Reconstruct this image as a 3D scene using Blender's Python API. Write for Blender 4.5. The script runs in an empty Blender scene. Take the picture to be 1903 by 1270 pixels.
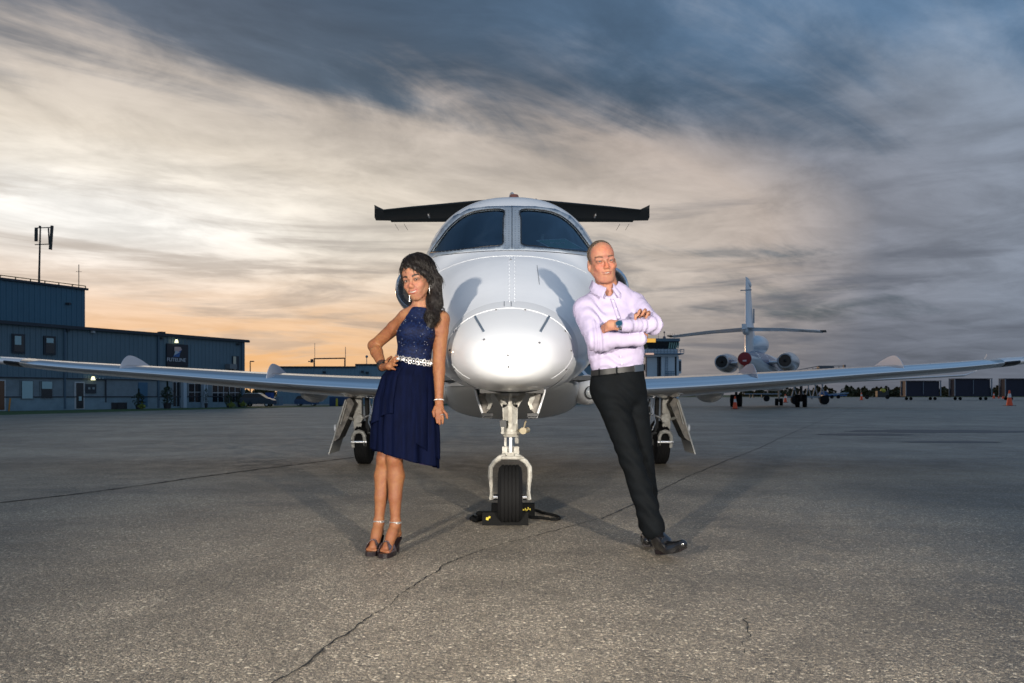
import bpy, math, random
import numpy as np
from mathutils import Vector, Matrix
from mathutils.bvhtree import BVHTree
from mathutils.geometry import delaunay_2d_cdt
R = math.radians
sc = bpy.context.scene
C = sc.collection
rng = np.random.default_rng(7)
random.seed(7)

# ---------------------------------------------------------------- camera
FPX, HOR, CAMZ = 1400.0, 734.0, 0.90
cd = bpy.data.cameras.new('camera'); cam = bpy.data.objects.new('camera', cd); C.objects.link(cam)
cam.location = (0, 0, CAMZ); cam.rotation_euler = (R(90), 0, 0)
cd.sensor_width = 36; cd.lens = FPX * 36 / 1903; cd.shift_y = (HOR - 635) / 1903
cd.clip_start = 0.05; cd.clip_end = 6000
cd.dof.use_dof = True; cd.dof.focus_distance = 4.6; cd.dof.aperture_fstop = 7.0
sc.camera = cam
def W(px, py, Y):
    return Vector(((px - 951.5) * Y / FPX, Y, CAMZ + (HOR - py) * Y / FPX))

# ---------------------------------------------------------------- world
world = bpy.data.worlds.new('World'); sc.world = world; world.use_nodes = True
nt = world.node_tree; nt.nodes.clear()
class NT:
    def __init__(s, t): s.t = t
    def n(s, typ, **kw):
        nd = s.t.nodes.new(typ)
        for k, v in kw.items():
            if k.startswith('i_'):
                key = k[2:]
                key = int(key) if key.isdigit() else key.replace('_', ' ')
                s.set(nd, key, v)
            else: setattr(nd, k, v)
        return nd
    def set(s, nd, key, v):
        if isinstance(v, bpy.types.NodeSocket): s.t.links.new(v, nd.inputs[key])
        else: nd.inputs[key].default_value = v
    def m(s, op, a, b=0.0, c=None, clamp=False):
        nd = s.t.nodes.new('ShaderNodeMath'); nd.operation = op; nd.use_clamp = clamp
        s.set(nd, 0, a); s.set(nd, 1, b)
        if c is not None: s.set(nd, 2, c)
        return nd.outputs[0]
    def mix(s, f, a, b, typ='MIX'):
        nd = s.t.nodes.new('ShaderNodeMix'); nd.data_type = 'RGBA'; nd.blend_type = typ
        s.set(nd, 0, f)
        for k, v in ((6, a), (7, b)):
            if isinstance(v, (tuple, list)): v = (*v[:3], 1)
            s.set(nd, k, v)
        return nd.outputs[2]
    def ramp(s, f, stops, interp='LINEAR'):
        nd = s.t.nodes.new('ShaderNodeValToRGB'); s.set(nd, 0, f); cr = nd.color_ramp; cr.interpolation = interp
        while len(cr.elements) < len(stops): cr.elements.new(0.5)
        for e, (p, c) in zip(cr.elements, stops):
            e.position = p; e.color = (*c[:3], 1) if isinstance(c, (tuple, list)) else (c, c, c, 1)
        return nd.outputs[0]
    def mr(s, v, a, b, c=0.0, d=1.0, smooth=True):
        nd = s.t.nodes.new('ShaderNodeMapRange'); nd.interpolation_type = 'SMOOTHSTEP' if smooth else 'LINEAR'
        for k, x in zip((0, 1, 2, 3, 4), (v, a, b, c, d)): s.set(nd, k, x)
        return nd.outputs[0]
    def noise(s, vec, scale, detail=4, rough=0.55, dist=0.0, dim='3D'):
        nd = s.t.nodes.new('ShaderNodeTexNoise'); nd.noise_dimensions = dim
        s.set(nd, 'Vector', vec); nd.inputs['Scale'].default_value = scale
        nd.inputs['Detail'].default_value = detail; nd.inputs['Roughness'].default_value = rough
        nd.inputs['Distortion'].default_value = dist
        return nd.outputs[0]
    def mapping(s, vec, loc=(0, 0, 0), rot=(0, 0, 0), scale=(1, 1, 1)):
        nd = s.t.nodes.new('ShaderNodeMapping'); s.set(nd, 'Vector', vec)
        nd.inputs['Location'].default_value = loc; nd.inputs['Rotation'].default_value = rot; nd.inputs['Scale'].default_value = scale
        return nd.outputs[0]
SUN_AZ, SUN_EL = R(-31), R(3.0)
w_ = NT(nt)
tc = w_.n('ShaderNodeTexCoord')
nrm = w_.n('ShaderNodeVectorMath', operation='NORMALIZE'); nt.links.new(tc.outputs['Generated'], nrm.inputs[0])
D = nrm.outputs[0]
sep = w_.n('ShaderNodeSeparateXYZ'); nt.links.new(D, sep.inputs[0])
dx, dy, dz = sep.outputs
el = w_.m('MAXIMUM', dz, 0.0)
# cloud deck: view direction met with a flat layer overhead
den = w_.m('ADD', el, 0.10)
cx = w_.m('DIVIDE', dx, den); cy = w_.m('DIVIDE', dy, den)
comb = w_.n('ShaderNodeCombineXYZ'); nt.links.new(cx, comb.inputs[0]); nt.links.new(cy, comb.inputs[1])
P = comb.outputs[0]
def aniso(v, ang, sc_, loc=(0, 0, 0)): return w_.mapping(w_.mapping(v, rot=(0, 0, R(ang))), loc=loc, scale=sc_)
Pw = aniso(P, 58, (1.0, 0.42, 1))
n1 = w_.noise(Pw, 1.15, 6, 0.58, 0.9)
n2 = w_.noise(aniso(P, 66, (1.0, 0.5, 1), (3.1, 7.7, 0)), 0.62, 5, 0.5, 0.6)
n3 = w_.noise(aniso(P, 50, (1.0, 0.24, 1), (9, 2, 0)), 3.4, 6, 0.62, 1.4)
nh = w_.noise(w_.mapping(D, loc=(1, 2, 3), scale=(2.2, 2.2, 17)), 1.5, 6, 0.6, 0.7)
S = Vector((math.sin(SUN_AZ), math.cos(SUN_AZ), 0.20)).normalized()
gd = w_.n('ShaderNodeVectorMath', operation='DOT_PRODUCT'); nt.links.new(D, gd.inputs[0]); gd.inputs[1].default_value = S
g = w_.m('SUBTRACT', gd.outputs['Value'], w_.mr(el, 0.20, 0.52, 0.0, 0.40))
glow = w_.mr(g, 0.62, 1.0)                        # nearness to the sunset
n4 = w_.noise(aniso(P, 54, (1.0, 0.72, 1), (5, 4, 0)), 2.3, 7, 0.60, .5)
cov = w_.m('ADD', w_.m('MULTIPLY', n1, 0.46), w_.m('ADD', w_.m('MULTIPLY', n2, 0.34), w_.m('ADD', w_.m('MULTIPLY', n3, 0.20), w_.m('MULTIPLY', n4, 0.24))))
# wispy high, denser toward the horizon and the glow
cov = w_.m('ADD', cov, w_.mr(el, 0.50, 0.20, -0.11, 0.12))
cov = w_.m('ADD', cov, w_.m('MULTIPLY', glow, 0.08))
mask = w_.mr(cov, 0.545, 0.725)
cloud = w_.ramp(g, [(0.0, (.33, .42, .55)), (0.30, (.26, .32, .41)), (0.56, (.245, .26, .305)), (0.66, (.50, .43, .385)), (0.82, (.62, .55, .48)), (0.91, (.76, .68, .58)), (0.965, (.95, .88, .78)), (1.0, (1.0, .97, .92))])
gap = w_.ramp(g, [(0.0, (.13, .23, .38)), (0.30, (.08, .15, .26)), (0.60, (.024, .055, .105)), (0.80, (.028, .078, .145)), (0.93, (.10, .17, .25)), (1.0, (.62, .60, .57))])
skyt = w_.n('ShaderNodeTexSky', sky_type='NISHITA', sun_disc=False, sun_elevation=SUN_EL, sun_rotation=SUN_AZ)
skyc = w_.mix(1.0, skyt.outputs[0], (0.035, 0.035, 0.035), 'MULTIPLY')
gap = w_.mix(1.0, gap, skyc, 'ADD')
col = w_.mix(mask, gap, cloud)
lum = w_.m('MULTIPLY', w_.mr(n4, .32, .68, .86, 1.20), w_.mr(w_.noise(aniso(P, 62, (1.0, 0.60, 1), (2, 9, 0)), 4.6, 6, .65, .8), .30, .70, .95, 1.07))
lc = w_.n('ShaderNodeCombineColor'); [w_.set(lc, i, lum) for i in range(3)]
col = w_.mix(1.0, col, lc.outputs[0], 'MULTIPLY')
# dark grey undersides drawn out as low streaks
st = w_.m('MULTIPLY', w_.mr(nh, 0.47, 0.66), w_.mr(el, 0.34, 0.12))
dark = w_.ramp(g, [(0.0, (.11, .13, .17)), (0.70, (.14, .155, .19)), (0.90, (.27, .245, .24)), (1.0, (.50, .43, .37))])
col = w_.mix(w_.m('MULTIPLY', st, 0.72), col, dark)
# warm band low near the sun
low = w_.mr(el, 0.20, 0.03)
warmg = w_.mr(g, 0.78, 0.975)
wf = w_.m('MULTIPLY', w_.m('MULTIPLY', low, warmg), w_.m('SUBTRACT', 1.0, w_.m('MULTIPLY', st, 0.55)))
col = w_.mix(w_.m('MULTIPLY', wf, 0.92), col, (1.0, .53, .20))
hz = w_.m('MULTIPLY', w_.mr(el, 0.16, 0.0), w_.mr(g, 0.95, 0.75))
hc = w_.ramp(g, [(0.0, (.10, .12, .16)), (0.60, (.115, .125, .155)), (0.80, (.22, .21, .225)), (0.95, (.50, .36, .28))])
col = w_.mix(w_.m('MULTIPLY', hz, 0.75), col, hc)
below = w_.mr(dz, -0.02, 0.0)
col = w_.mix(below, (.06, .062, .068), col)
bg = w_.n('ShaderNodeBackground'); nt.links.new(col, bg.inputs[0]); bg.inputs[1].default_value = 0.90
wo = w_.n('ShaderNodeOutputWorld'); nt.links.new(bg.outputs[0], wo.inputs[0])

sd = bpy.data.lights.new('sun', 'SUN'); so = bpy.data.objects.new('sun', sd); C.objects.link(so)
sd.energy = 0.55; sd.angle = R(4); sd.color = (1.0, .62, .34)
sv = Vector((math.sin(SUN_AZ) * math.cos(SUN_EL), math.cos(SUN_AZ) * math.cos(SUN_EL), math.sin(SUN_EL)))
so.rotation_euler = sv.to_track_quat('Z', 'Y').to_euler()
# the photographer's two flash heads, left and right of the camera: the photograph shows them lit
# (two highlights on the nose cone, two crossing shadows behind each person)
for nm, loc, tgt, pw in (('flash_head', (-2.45, -1.9, 1.75), (0.05, 4.8, 1.35), 2500), ('flash_head', (2.30, -1.9, 1.75), (-0.05, 4.8, 1.35), 2500)):
    ld = bpy.data.lights.new(nm, 'SPOT'); lo = bpy.data.objects.new(nm, ld); C.objects.link(lo)
    ld.energy = pw; ld.shadow_soft_size = 0.10; ld.spot_size = R(64); ld.spot_blend = 1.0; ld.color = (1.0, .92, .80)
    lo.location = loc; lo.rotation_euler = (Vector(loc) - Vector(tgt)).to_track_quat('Z', 'Y').to_euler()
vs = sc.view_settings
vs.view_transform = 'Standard'; vs.look = 'None'; vs.exposure = 0.0; vs.gamma = 1.0; vs.use_curve_mapping = False

# ---------------------------------------------------------------- helpers
MATS = {}
def mat(name, col, rough=0.5, metal=0.0, spec=0.5, var=0.0, vscale=20, bump=0.0, bscale=60, bdist=0.01, coat=0.0, emit=None, estr=0.0, rvar=0.0, stretch=(1, 1, 1), col2=None, sub=0.0):
    if name in MATS: return MATS[name]
    m = bpy.data.materials.new(name); m.use_nodes = True; t = NT(m.node_tree)
    b = m.node_tree.nodes['Principled BSDF']
    b.inputs['Base Color'].default_value = (*col, 1); b.inputs['Roughness'].default_value = rough
    b.inputs['Metallic'].default_value = metal; b.inputs['Specular IOR Level'].default_value = spec
    b.inputs['Coat Weight'].default_value = coat; b.inputs['Coat Roughness'].default_value = 0.05
    if sub: 
        b.inputs['Subsurface Weight'].default_value = sub; b.inputs['Subsurface Radius'].default_value = (.012, .005, .003); b.inputs['Subsurface Scale'].default_value = 1.0
    if emit: b.inputs['Emission Color'].default_value = (*emit, 1); b.inputs['Emission Strength'].default_value = estr
    if var or bump or rvar or col2:
        tcn = t.n('ShaderNodeTexCoord'); v = t.mapping(tcn.outputs['Object'], scale=stretch)
        if var or rvar or col2:
            nz = t.noise(v, vscale, 5, 0.6)
            if col2: t.set(b, 'Base Color', t.mix(t.mr(nz, .35, .65), col, col2))
            elif var:
                lo_ = tuple(c * (1 - var) for c in col); hi_ = tuple(min(1, c * (1 + var)) for c in col)
                t.set(b, 'Base Color', t.mix(t.mr(nz, .3, .7), lo_, hi_))
            if rvar: t.set(b, 'Roughness', t.mr(nz, .3, .7, max(.02, rough - rvar), min(1, rough + rvar)))
        if bump:
            nb = t.noise(v, bscale, 4, 0.6)
            bn = t.n('ShaderNodeBump'); bn.inputs['Strength'].default_value = bump; bn.inputs['Distance'].default_value = bdist
            t.set(bn, 'Height', nb); t.set(b, 'Normal', bn.outputs[0])
    MATS[name] = m
    return m

def link_mesh(name, verts, faces, m, parent=None, smooth=False, sharp=None):
    me = bpy.data.meshes.new(name); me.from_pydata([tuple(v) for v in verts], [], [tuple(f) for f in faces]); me.update()
    if m is not None:
        for mm in (m if isinstance(m, list) else [m]): me.materials.append(mm)
    if smooth:
        me.shade_smooth()
        if sharp: me.set_sharp_from_angle(angle=R(sharp))
    o = bpy.data.objects.new(name, me); C.objects.link(o)
    if parent is not None:
        o.parent = parent; o.matrix_parent_inverse = parent.matrix_basis.inverted()
    return o
class MB:
    def __init__(s): s.v = []; s.f = []; s.T = Matrix.Identity(4)
    def add(s, vs, fs):
        b = len(s.v); s.v += [s.T @ Vector(v) for v in vs]; s.f += [tuple(i + b for i in f) for f in fs]; return s
    def box(s, c, d, rot=None, taper=1.0):
        hx, hy, hz = d[0] / 2, d[1] / 2, d[2] / 2; c = Vector(c)
        q = []
        for z in (-1, 1):
            k = taper if z > 0 else 1
            for x, y in ((-1, -1), (1, -1), (1, 1), (-1, 1)): q.append(Vector((x * hx * k, y * hy * k, z * hz)))
        if rot is not None: q = [rot @ p for p in q]
        return s.add([p + c for p in q], [(0, 3, 2, 1), (4, 5, 6, 7), (0, 1, 5, 4), (1, 2, 6, 5), (2, 3, 7, 6), (3, 0, 4, 7)])
    def rbox(s, c, d, r=0.01, rot=None):
        # box with chamfered vertical and top edges
        hx, hy, hz = d[0] / 2, d[1] / 2, d[2] / 2; c = Vector(c); rings = []
        for z, k in ((-hz, r), (-hz + r, 0), (hz - r, 0), (hz, r)):
            x0, y0 = hx - k, hy - k; rr = r
            rings.append([(x0 - rr, -y0, z), (x0, -y0 + rr, z), (x0, y0 - rr, z), (x0 - rr, y0, z), (-x0 + rr, y0, z), (-x0, y0 - rr, z), (-x0, -y0 + rr, z), (-x0 + rr, -y0, z)])
        vs = [Vector(p) for rg in rings for p in rg]
        if rot is not None: vs = [rot @ p for p in vs]
        fs = [tuple(range(7, -1, -1)), tuple(range(24, 32))]
        for k in range(3):
            for i in range(8): fs.append((k * 8 + i, k * 8 + (i + 1) % 8, k * 8 + 8 + (i + 1) % 8, k * 8 + 8 + i))
        return s.add([p + c for p in vs], fs)
    def bar(s, a, b, w, h=None):
        a, b = Vector(a), Vector(b); d = b - a; h = h or w
        q = d.to_track_quat('Z', 'Y').to_matrix()
        return s.box((a + b) / 2, (w, h, d.length), q)
    def cyl(s, a, b, r0, r1=None, n=12, cap=True):
        a, b = Vector(a), Vector(b); r1 = r0 if r1 is None else r1; q = (b - a).to_track_quat('Z', 'Y').to_matrix()
        vs = []
        for c, r in ((a, r0), (b, r1)):
            for i in range(n):
                t = 2 * math.pi * i / n; vs.append(c + q @ Vector((r * math.cos(t), r * math.sin(t), 0)))
        fs = [(i, (i + 1) % n, n + (i + 1) % n, n + i) for i in range(n)]
        if cap: fs += [tuple(range(n - 1, -1, -1)), tuple(range(n, 2 * n))]
        return s.add(vs, fs)
    def tube(s, pts, r, n=8, closed=False):
        pts = [Vector(p) for p in pts]; N = len(pts); rr = r if isinstance(r, (list, tuple)) else [r] * N
        vs = []; up = None
        for i, p in enumerate(pts):
            a = pts[i - 1] if (i > 0 or closed) else p; b = pts[(i + 1) % N] if (i < N - 1 or closed) else p
            d = (b - a).normalized()
            if up is None: up = d.orthogonal()
            up = (up - d * up.dot(d)).normalized(); sd_ = d.cross(up)
            for k in range(n):
                t = 2 * math.pi * k / n; vs.append(p + (up * math.cos(t) + sd_ * math.sin(t)) * rr[i])
        fs = []
        for i in range(N if closed else N - 1):
            j = (i + 1) % N
            for k in range(n): fs.append((i * n + k, i * n + (k + 1) % n, j * n + (k + 1) % n, j * n + k))
        if not closed: fs += [tuple(range(n - 1, -1, -1)), tuple(range((N - 1) * n, N * n))]
        return s.add(vs, fs)
    def lathe(s, prof, n=24, c=(0, 0, 0), axis='Z', rot=None, caps=True):
        vs = []; c = Vector(c)
        for r, z in prof:
            for i in range(n):
                t = 2 * math.pi * i / n
                p = Vector((r * math.cos(t), r * math.sin(t), z))
                if axis == 'X': p = Vector((p.z, p.x, p.y))
                if axis == 'Y': p = Vector((p.x, p.z, p.y))
                if rot is not None: p = rot @ p
                vs.append(p + c)
        fs = []
        for k in range(len(prof) - 1):
            for i in range(n):
                f = (k * n + i, k * n + (i + 1) % n, (k + 1) * n + (i + 1) % n, (k + 1) * n + i)
                fs.append(f if axis != 'Y' else f[::-1])
        if caps: fs += [tuple(range(n - 1, -1, -1)), tuple(range((len(prof) - 1) * n, len(prof) * n))]
        return s.add(vs, fs)
    def ball(s, c, r, n=16, m=10, rot=None):
        r = r if isinstance(r, (tuple, list)) else (r, r, r); c = Vector(c); vs = []
        for j in range(m + 1):
            ph = math.pi * j / m
            for i in range(n):
                t = 2 * math.pi * i / n
                p = Vector((r[0] * math.sin(ph) * math.cos(t), r[1] * math.sin(ph) * math.sin(t), -r[2] * math.cos(ph)))
                if rot is not None: p = rot @ p
                vs.append(p + c)
        fs = []
        for j in range(m):
            for i in range(n):
                fs.append((j * n + i, j * n + (i + 1) % n, (j + 1) * n + (i + 1) % n, (j + 1) * n + i))
        return s.add(vs, fs)
    def prism(s, poly, off):
        off = Vector(off); a = [Vector(p) for p in poly]; n = len(a)
        vs = a + [p + off for p in a]
        fs = [tuple(range(n - 1, -1, -1)), tuple(range(n, 2 * n))] + [(i, (i + 1) % n, n + (i + 1) % n, n + i) for i in range(n)]
        return s.add(vs, fs)
    def loft(s, rings, closed=True, caps=True):
        n = len(rings[0]); vs = [p for r in rings for p in r]; fs = []
        for k in range(len(rings) - 1):
            for i in range(n if closed else n - 1): fs.append((k * n + i, k * n + (i + 1) % n, (k + 1) * n + (i + 1) % n, (k + 1) * n + i))
        if caps: fs += [tuple(range(n - 1, -1, -1)), tuple(range((len(rings) - 1) * n, len(rings) * n))]
        return s.add(vs, fs)
    def build(s, name, m, parent=None, smooth=False, sharp=35):
        o = link_mesh(name, s.v, s.f, m, parent, smooth, sharp if smooth else None)
        import bmesh
        bm = bmesh.new(); bm.from_mesh(o.data); bmesh.ops.remove_doubles(bm, verts=bm.verts, dist=1e-6)
        bmesh.ops.recalc_face_normals(bm, faces=bm.faces); bm.to_mesh(o.data); bm.free()
        return o
def tag(o, label=None, cat=None, group=None, kind=None):
    if label: o['label'] = label
    if cat: o['category'] = cat
    if group: o['group'] = group
    if kind: o['kind'] = kind
    return o
def thing(name, label, cat, loc=(0, 0, 0), group=None):
    o = bpy.data.objects.new(name, None); C.objects.link(o); o.location = loc; o.empty_display_size = .2
    bpy.context.view_layer.update()
    return tag(o, label, cat, group)
def dup(root, loc, rz=None, label=None):
    def cp(o, par):
        c = o.copy(); C.objects.link(c)
        if par is not None: c.parent = par
        for ch in list(o.children): cp(ch, c)
        return c
    r = cp(root, None); r.location = loc
    if rz is not None: r.rotation_euler = (0, 0, rz)
    if label: r['label'] = label
    return r
def text_mesh(name, s, size, m, parent, mw, depth=0.004, align='CENTER'):
    cu = bpy.data.curves.new(name, 'FONT'); cu.body = s; cu.size = size; cu.extrude = depth; cu.align_x = align; cu.align_y = 'CENTER'
    to = bpy.data.objects.new(name + '_c', cu); C.objects.link(to)
    bpy.context.view_layer.update()
    me = bpy.data.meshes.new_from_object(to.evaluated_get(bpy.context.evaluated_depsgraph_get()))
    me.transform(mw); me.materials.clear(); me.materials.append(m)
    bpy.data.objects.remove(to); me.name = name
    o = bpy.data.objects.new(name, me); C.objects.link(o)
    if parent is not None: o.parent = parent; o.matrix_parent_inverse = parent.matrix_basis.inverted()
    return o
def interp(xs, ys, x):
    # monotone cubic
    xs = np.array(xs, float); ys = np.array(ys, float); x = np.atleast_1d(np.array(x, float))
    h = np.diff(xs); d = np.diff(ys) / h; m = np.zeros_like(ys); m[0] = d[0]; m[-1] = d[-1]
    for i in range(1, len(xs) - 1): m[i] = 0 if d[i - 1] * d[i] <= 0 else 2 * d[i - 1] * d[i] / (d[i - 1] + d[i])
    i = np.clip(np.searchsorted(xs, x) - 1, 0, len(xs) - 2); t = np.clip((x - xs[i]) / h[i], 0, 1)
    return ((1 + 2 * t) * (1 - t) ** 2) * ys[i] + t * (1 - t) ** 2 * h[i] * m[i] + t * t * (3 - 2 * t) * ys[i + 1] + t * t * (t - 1) * h[i] * m[i + 1]

# ---------------------------------------------------------------- ground
def asphalt():
    m = bpy.data.materials.new('asphalt'); m.use_nodes = True; t = NT(m.node_tree); b = m.node_tree.nodes['Principled BSDF']
    tcn = t.n('ShaderNodeTexCoord'); v = tcn.outputs['Object']
    wob = t.n('ShaderNodeTexNoise'); t.set(wob, 'Vector', v); wob.inputs['Scale'].default_value = 60; wob.inputs['Detail'].default_value = 2
    va = t.n('ShaderNodeVectorMath', operation='MULTIPLY_ADD'); t.set(va, 0, wob.outputs['Color']); va.inputs[1].default_value = (.012, .012, .012); t.set(va, 2, v)
    def stones(scale, lo, hi):
        vo = t.n('ShaderNodeTexVoronoi', voronoi_dimensions='2D', feature='F1'); t.set(vo, 'Vector', va.outputs[0]); vo.inputs['Scale'].default_value = scale; vo.inputs['Randomness'].default_value = 1.0
        sp = t.n('ShaderNodeSeparateColor'); t.set(sp, 0, vo.outputs['Color'])
        body = t.mr(vo.outputs['Distance'], t.m('MULTIPLY_ADD', sp.outputs[2], .35, .38), t.m('MULTIPLY', sp.outputs[2], .30))   # rounded stone, size varies
        return sp.outputs[0], body, sp.outputs[1]
    s1, b1, q1 = stones(70, 0, 1); s2, b2, q2 = stones(150, 0, 1); s3, b3, q3 = stones(330, 0, 1)
    pal = [(0.0, (.050, .041, .031)), (.25, (.140, .115, .084)), (.55, (.285, .234, .168)), (.85, (.48, .40, .295)), (1.0, (.76, .66, .51))]
    grit = t.noise(v, 420, 3, .7)
    c = t.mix(t.mr(grit, .35, .65), (.035, .030, .025), (.24, .20, .155))
    c = t.mix(t.m('MULTIPLY', b3, .8), c, t.ramp(s3, pal))
    c = t.mix(t.m('MULTIPLY', b2, t.m('GREATER_THAN', q2, .12)), c, t.ramp(s2, pal))
    c = t.mix(t.m('MULTIPLY', b1, t.m('GREATER_THAN', q1, .40)), c, t.ramp(s1, pal))
    big = t.noise(v, 0.55, 5, 0.6, 0.5); mid = t.noise(v, 3.2, 4, 0.6)
    strp = t.noise(t.mapping(v, scale=(.05, .6, 1)), 1.0, 4, .6)
    f = t.m('MULTIPLY', t.mr(big, .3, .7, .66, 1.22), t.m('MULTIPLY', t.mr(mid, .3, .7, .90, 1.10), t.mr(strp, .3, .7, .86, 1.12)))
    cc = t.n('ShaderNodeCombineColor'); [t.set(cc, i, f) for i in range(3)]
    c = t.mix(1.0, c, cc.outputs[0], 'MULTIPLY')
    # dark oil and rubber stains
    stn = t.noise(t.mapping(v, loc=(4, 1, 0), scale=(.35, .8, 1)), 0.5, 5, .65, .4)
    c = t.mix(t.m('MULTIPLY', t.mr(stn, .60, .72), .5), c, (.04, .04, .042))
    t.set(b, 'Base Color', c)
    t.set(b, 'Roughness', t.mr(mid, .3, .7, .44, .64)); b.inputs['Specular IOR Level'].default_value = .85
    hgt = t.m('ADD', t.m('MULTIPLY', t.m('MULTIPLY', b1, t.m('GREATER_THAN', q1, .45)), 1.0), t.m('MULTIPLY', b2, .55))
    hgt = t.m('ADD', hgt, t.m('MULTIPLY', grit, .4))
    bn = t.n('ShaderNodeBump'); bn.inputs['Strength'].default_value = .85; sxy = t.n('ShaderNodeSeparateXYZ'); t.set(sxy, 0, v); t.set(bn, 'Strength', t.mr(sxy.outputs[1], 4.5, 13, .85, .10)); bn.inputs['Distance'].default_value = .0045
    t.set(bn, 'Height', hgt); t.set(b, 'Normal', bn.outputs[0])
    return m
MA = asphalt()
g_ = MB(); g_.add([(-3000, -60, 0), (3000, -60, 0), (3000, 5000, 0), (-3000, 5000, 0)], [(0, 1, 2, 3)])
tag(g_.build('tarmac_ground', MA), kind='structure')
M_CRACK = mat('crack_tar', (.012, .012, .012), .8)
M_SEAM = mat('seam_tar', (.028, .027, .027), .6, var=.3, vscale=8)
def crack(name, pts_px, w, jag, m, seed, z=.004, sub=40, gapf=0.0):
    rr = np.random.default_rng(seed); P_ = []
    for (a, b) in pts_px:
        Y = CAMZ * FPX / (b - HOR); P_.append(Vector(((a - 951.5) * Y / FPX, Y, 0)))
    pts = []
    for i in range(len(P_) - 1):
        L = (P_[i + 1] - P_[i]).length; n = max(2, int(L * sub))
        for k in range(n): pts.append(P_[i].lerp(P_[i + 1], k / n))
    pts.append(P_[-1])
    n = len(pts); off = np.zeros(n); o1 = 0
    for i in range(n):
        o1 = o1 * .90 + rr.normal(0, jag); off[i] = o1 + rr.normal(0, jag * .35)
    vs = []; fs = []
    for i, p in enumerate(pts):
        d = (pts[min(i + 1, n - 1)] - pts[max(i - 1, 0)]).normalized(); s_ = Vector((-d.y, d.x, 0))
        ww = w * (.35 + .9 * rr.random()) * (0.45 if (gapf and math.sin(i * .13 + seed) > 1 - gapf) else 1)
        vs += [p + s_ * (off[i] + ww / 2) + Vector((0, 0, z)), p + s_ * (off[i] - ww / 2) + Vector((0, 0, z))]
        if i: fs.append((2 * i - 2, 2 * i - 1, 2 * i + 1, 2 * i))
    return tag(link_mesh(name, vs, fs, m), kind='structure')
crack('pavement_crack', [(505, 1275), (560, 1240), (640, 1180), (730, 1118), (820, 1055), (900, 1022), (980, 1000), (1060, 978), (1118, 965)], .0085, .0042, M_CRACK, 3, gapf=.4)
crack('pavement_crack', [(1118, 965), (1180, 935), (1290, 880), (1400, 838), (1500, 793), (1600, 752)], .018, .004, M_SEAM, 4, sub=12)
crack('pavement_joint', [(-60, 942), (140, 919), (330, 893), (500, 870), (640, 853), (760, 838)], .04, .004, M_CRACK, 5, sub=14)
crack('pavement_crack', [(1385, 1150), (1392, 1185), (1380, 1215)], .006, .006, M_CRACK, 6, gapf=.5)
crack('pavement_joint', [(760, 838), (900, 826), (1100, 812), (1500, 790), (1903, 770)], .02, .004, M_SEAM, 8, sub=8)
# dark patches far right
for (a, b, w, h, sd_) in ((1605, 808, 1.1, .5, 1), (1745, 802, 2.2, .9, 2), (1770, 822, 1.0, .35, 3)):
    Y = CAMZ * FPX / (b - HOR); X = (a - 951.5) * Y / FPX; rr = np.random.default_rng(sd_); n = 40
    vs = [(X, Y, .003)] + [(X + w * (.8 + .3 * rr.random()) * math.cos(t), Y + h * (.8 + .3 * rr.random()) * math.sin(t), .003) for t in np.linspace(0, 2 * math.pi, n, endpoint=False)]
    tag(link_mesh('oil_patch', vs, [(0, 1 + i, 1 + (i + 1) % n) for i in range(n)], mat('oil', (.03, .03, .033), .5)), kind='structure')
# ================================================================ the business jet
PAINT = mat('aircraft_paint', (.78, .79, .82), .32, spec=.45, coat=.35, var=.03, vscale=3, bump=.02, bscale=2.2, bdist=.02)
M_POL = mat('polished_metal', (.82, .83, .85), .13, 1.0, rvar=.03, vscale=6)
M_GREY = mat('gear_enamel', (.46, .45, .41), .42, var=.12, vscale=22, col2=(.30, .285, .25))
M_CHROME = mat('chrome', (.85, .85, .86), .22, 1.0)
M_DARK = mat('dark_steel', (.05, .05, .05), .5, .4)
M_RUB = mat('tyre_rubber', (.006, .006, .0065), .8, spec=.2, bump=.2, bscale=90, bdist=.002)
M_BLK = mat('black_gasket', (.008, .009, .012), .45)
M_LINE = mat('panel_line', (.16, .17, .19), .5)
M_SIL = mat('windshield_surround', (.33, .38, .44), .34, .35, var=.04, vscale=5)
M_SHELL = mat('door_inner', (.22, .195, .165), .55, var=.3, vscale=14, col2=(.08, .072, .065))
M_DTAIL = mat('tail_silhouette', (.018, .02, .021), .5, var=.2)  # near black: the tail's dark silhouette is put into its colour
JET = thing('business_jet', 'white twin-engine business jet parked nose-on behind the couple', 'aircraft', (0, 5.2, 0))

# fuselage stations: y, half width, top, bottom, height of greatest width
ST = np.array([
 (3.935, .004, 1.080, 1.070, 1.075), (3.95, .072, 1.135, 1.010, 1.078), (4.00, .150, 1.188, .975, 1.085), (4.10, .232, 1.250, .950, 1.10),
 (4.25, .300, 1.322, .935, 1.12), (4.45, .366, 1.410, .925, 1.14), (4.75, .442, 1.536, .918, 1.17), (5.1, .522, 1.698, .915, 1.23), (5.5, .606, 1.880, .915, 1.33),
 (5.9, .685, 2.060, .915, 1.46), (6.2, .748, 2.265, .915, 1.58), (6.6, .806, 2.530, .915, 1.72), (7.0, .845, 2.735, .915, 1.80), (7.35, .860, 2.810, .915, 1.84),
 (7.9, .865, 2.850, .915, 1.86), (11.2, .865, 2.85, .93, 1.87), (12.6, .70, 2.84, 1.20, 2.02), (14.4, .36, 2.80, 1.85, 2.32), (15.9, .08, 2.66, 2.42, 2.54)])
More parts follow.
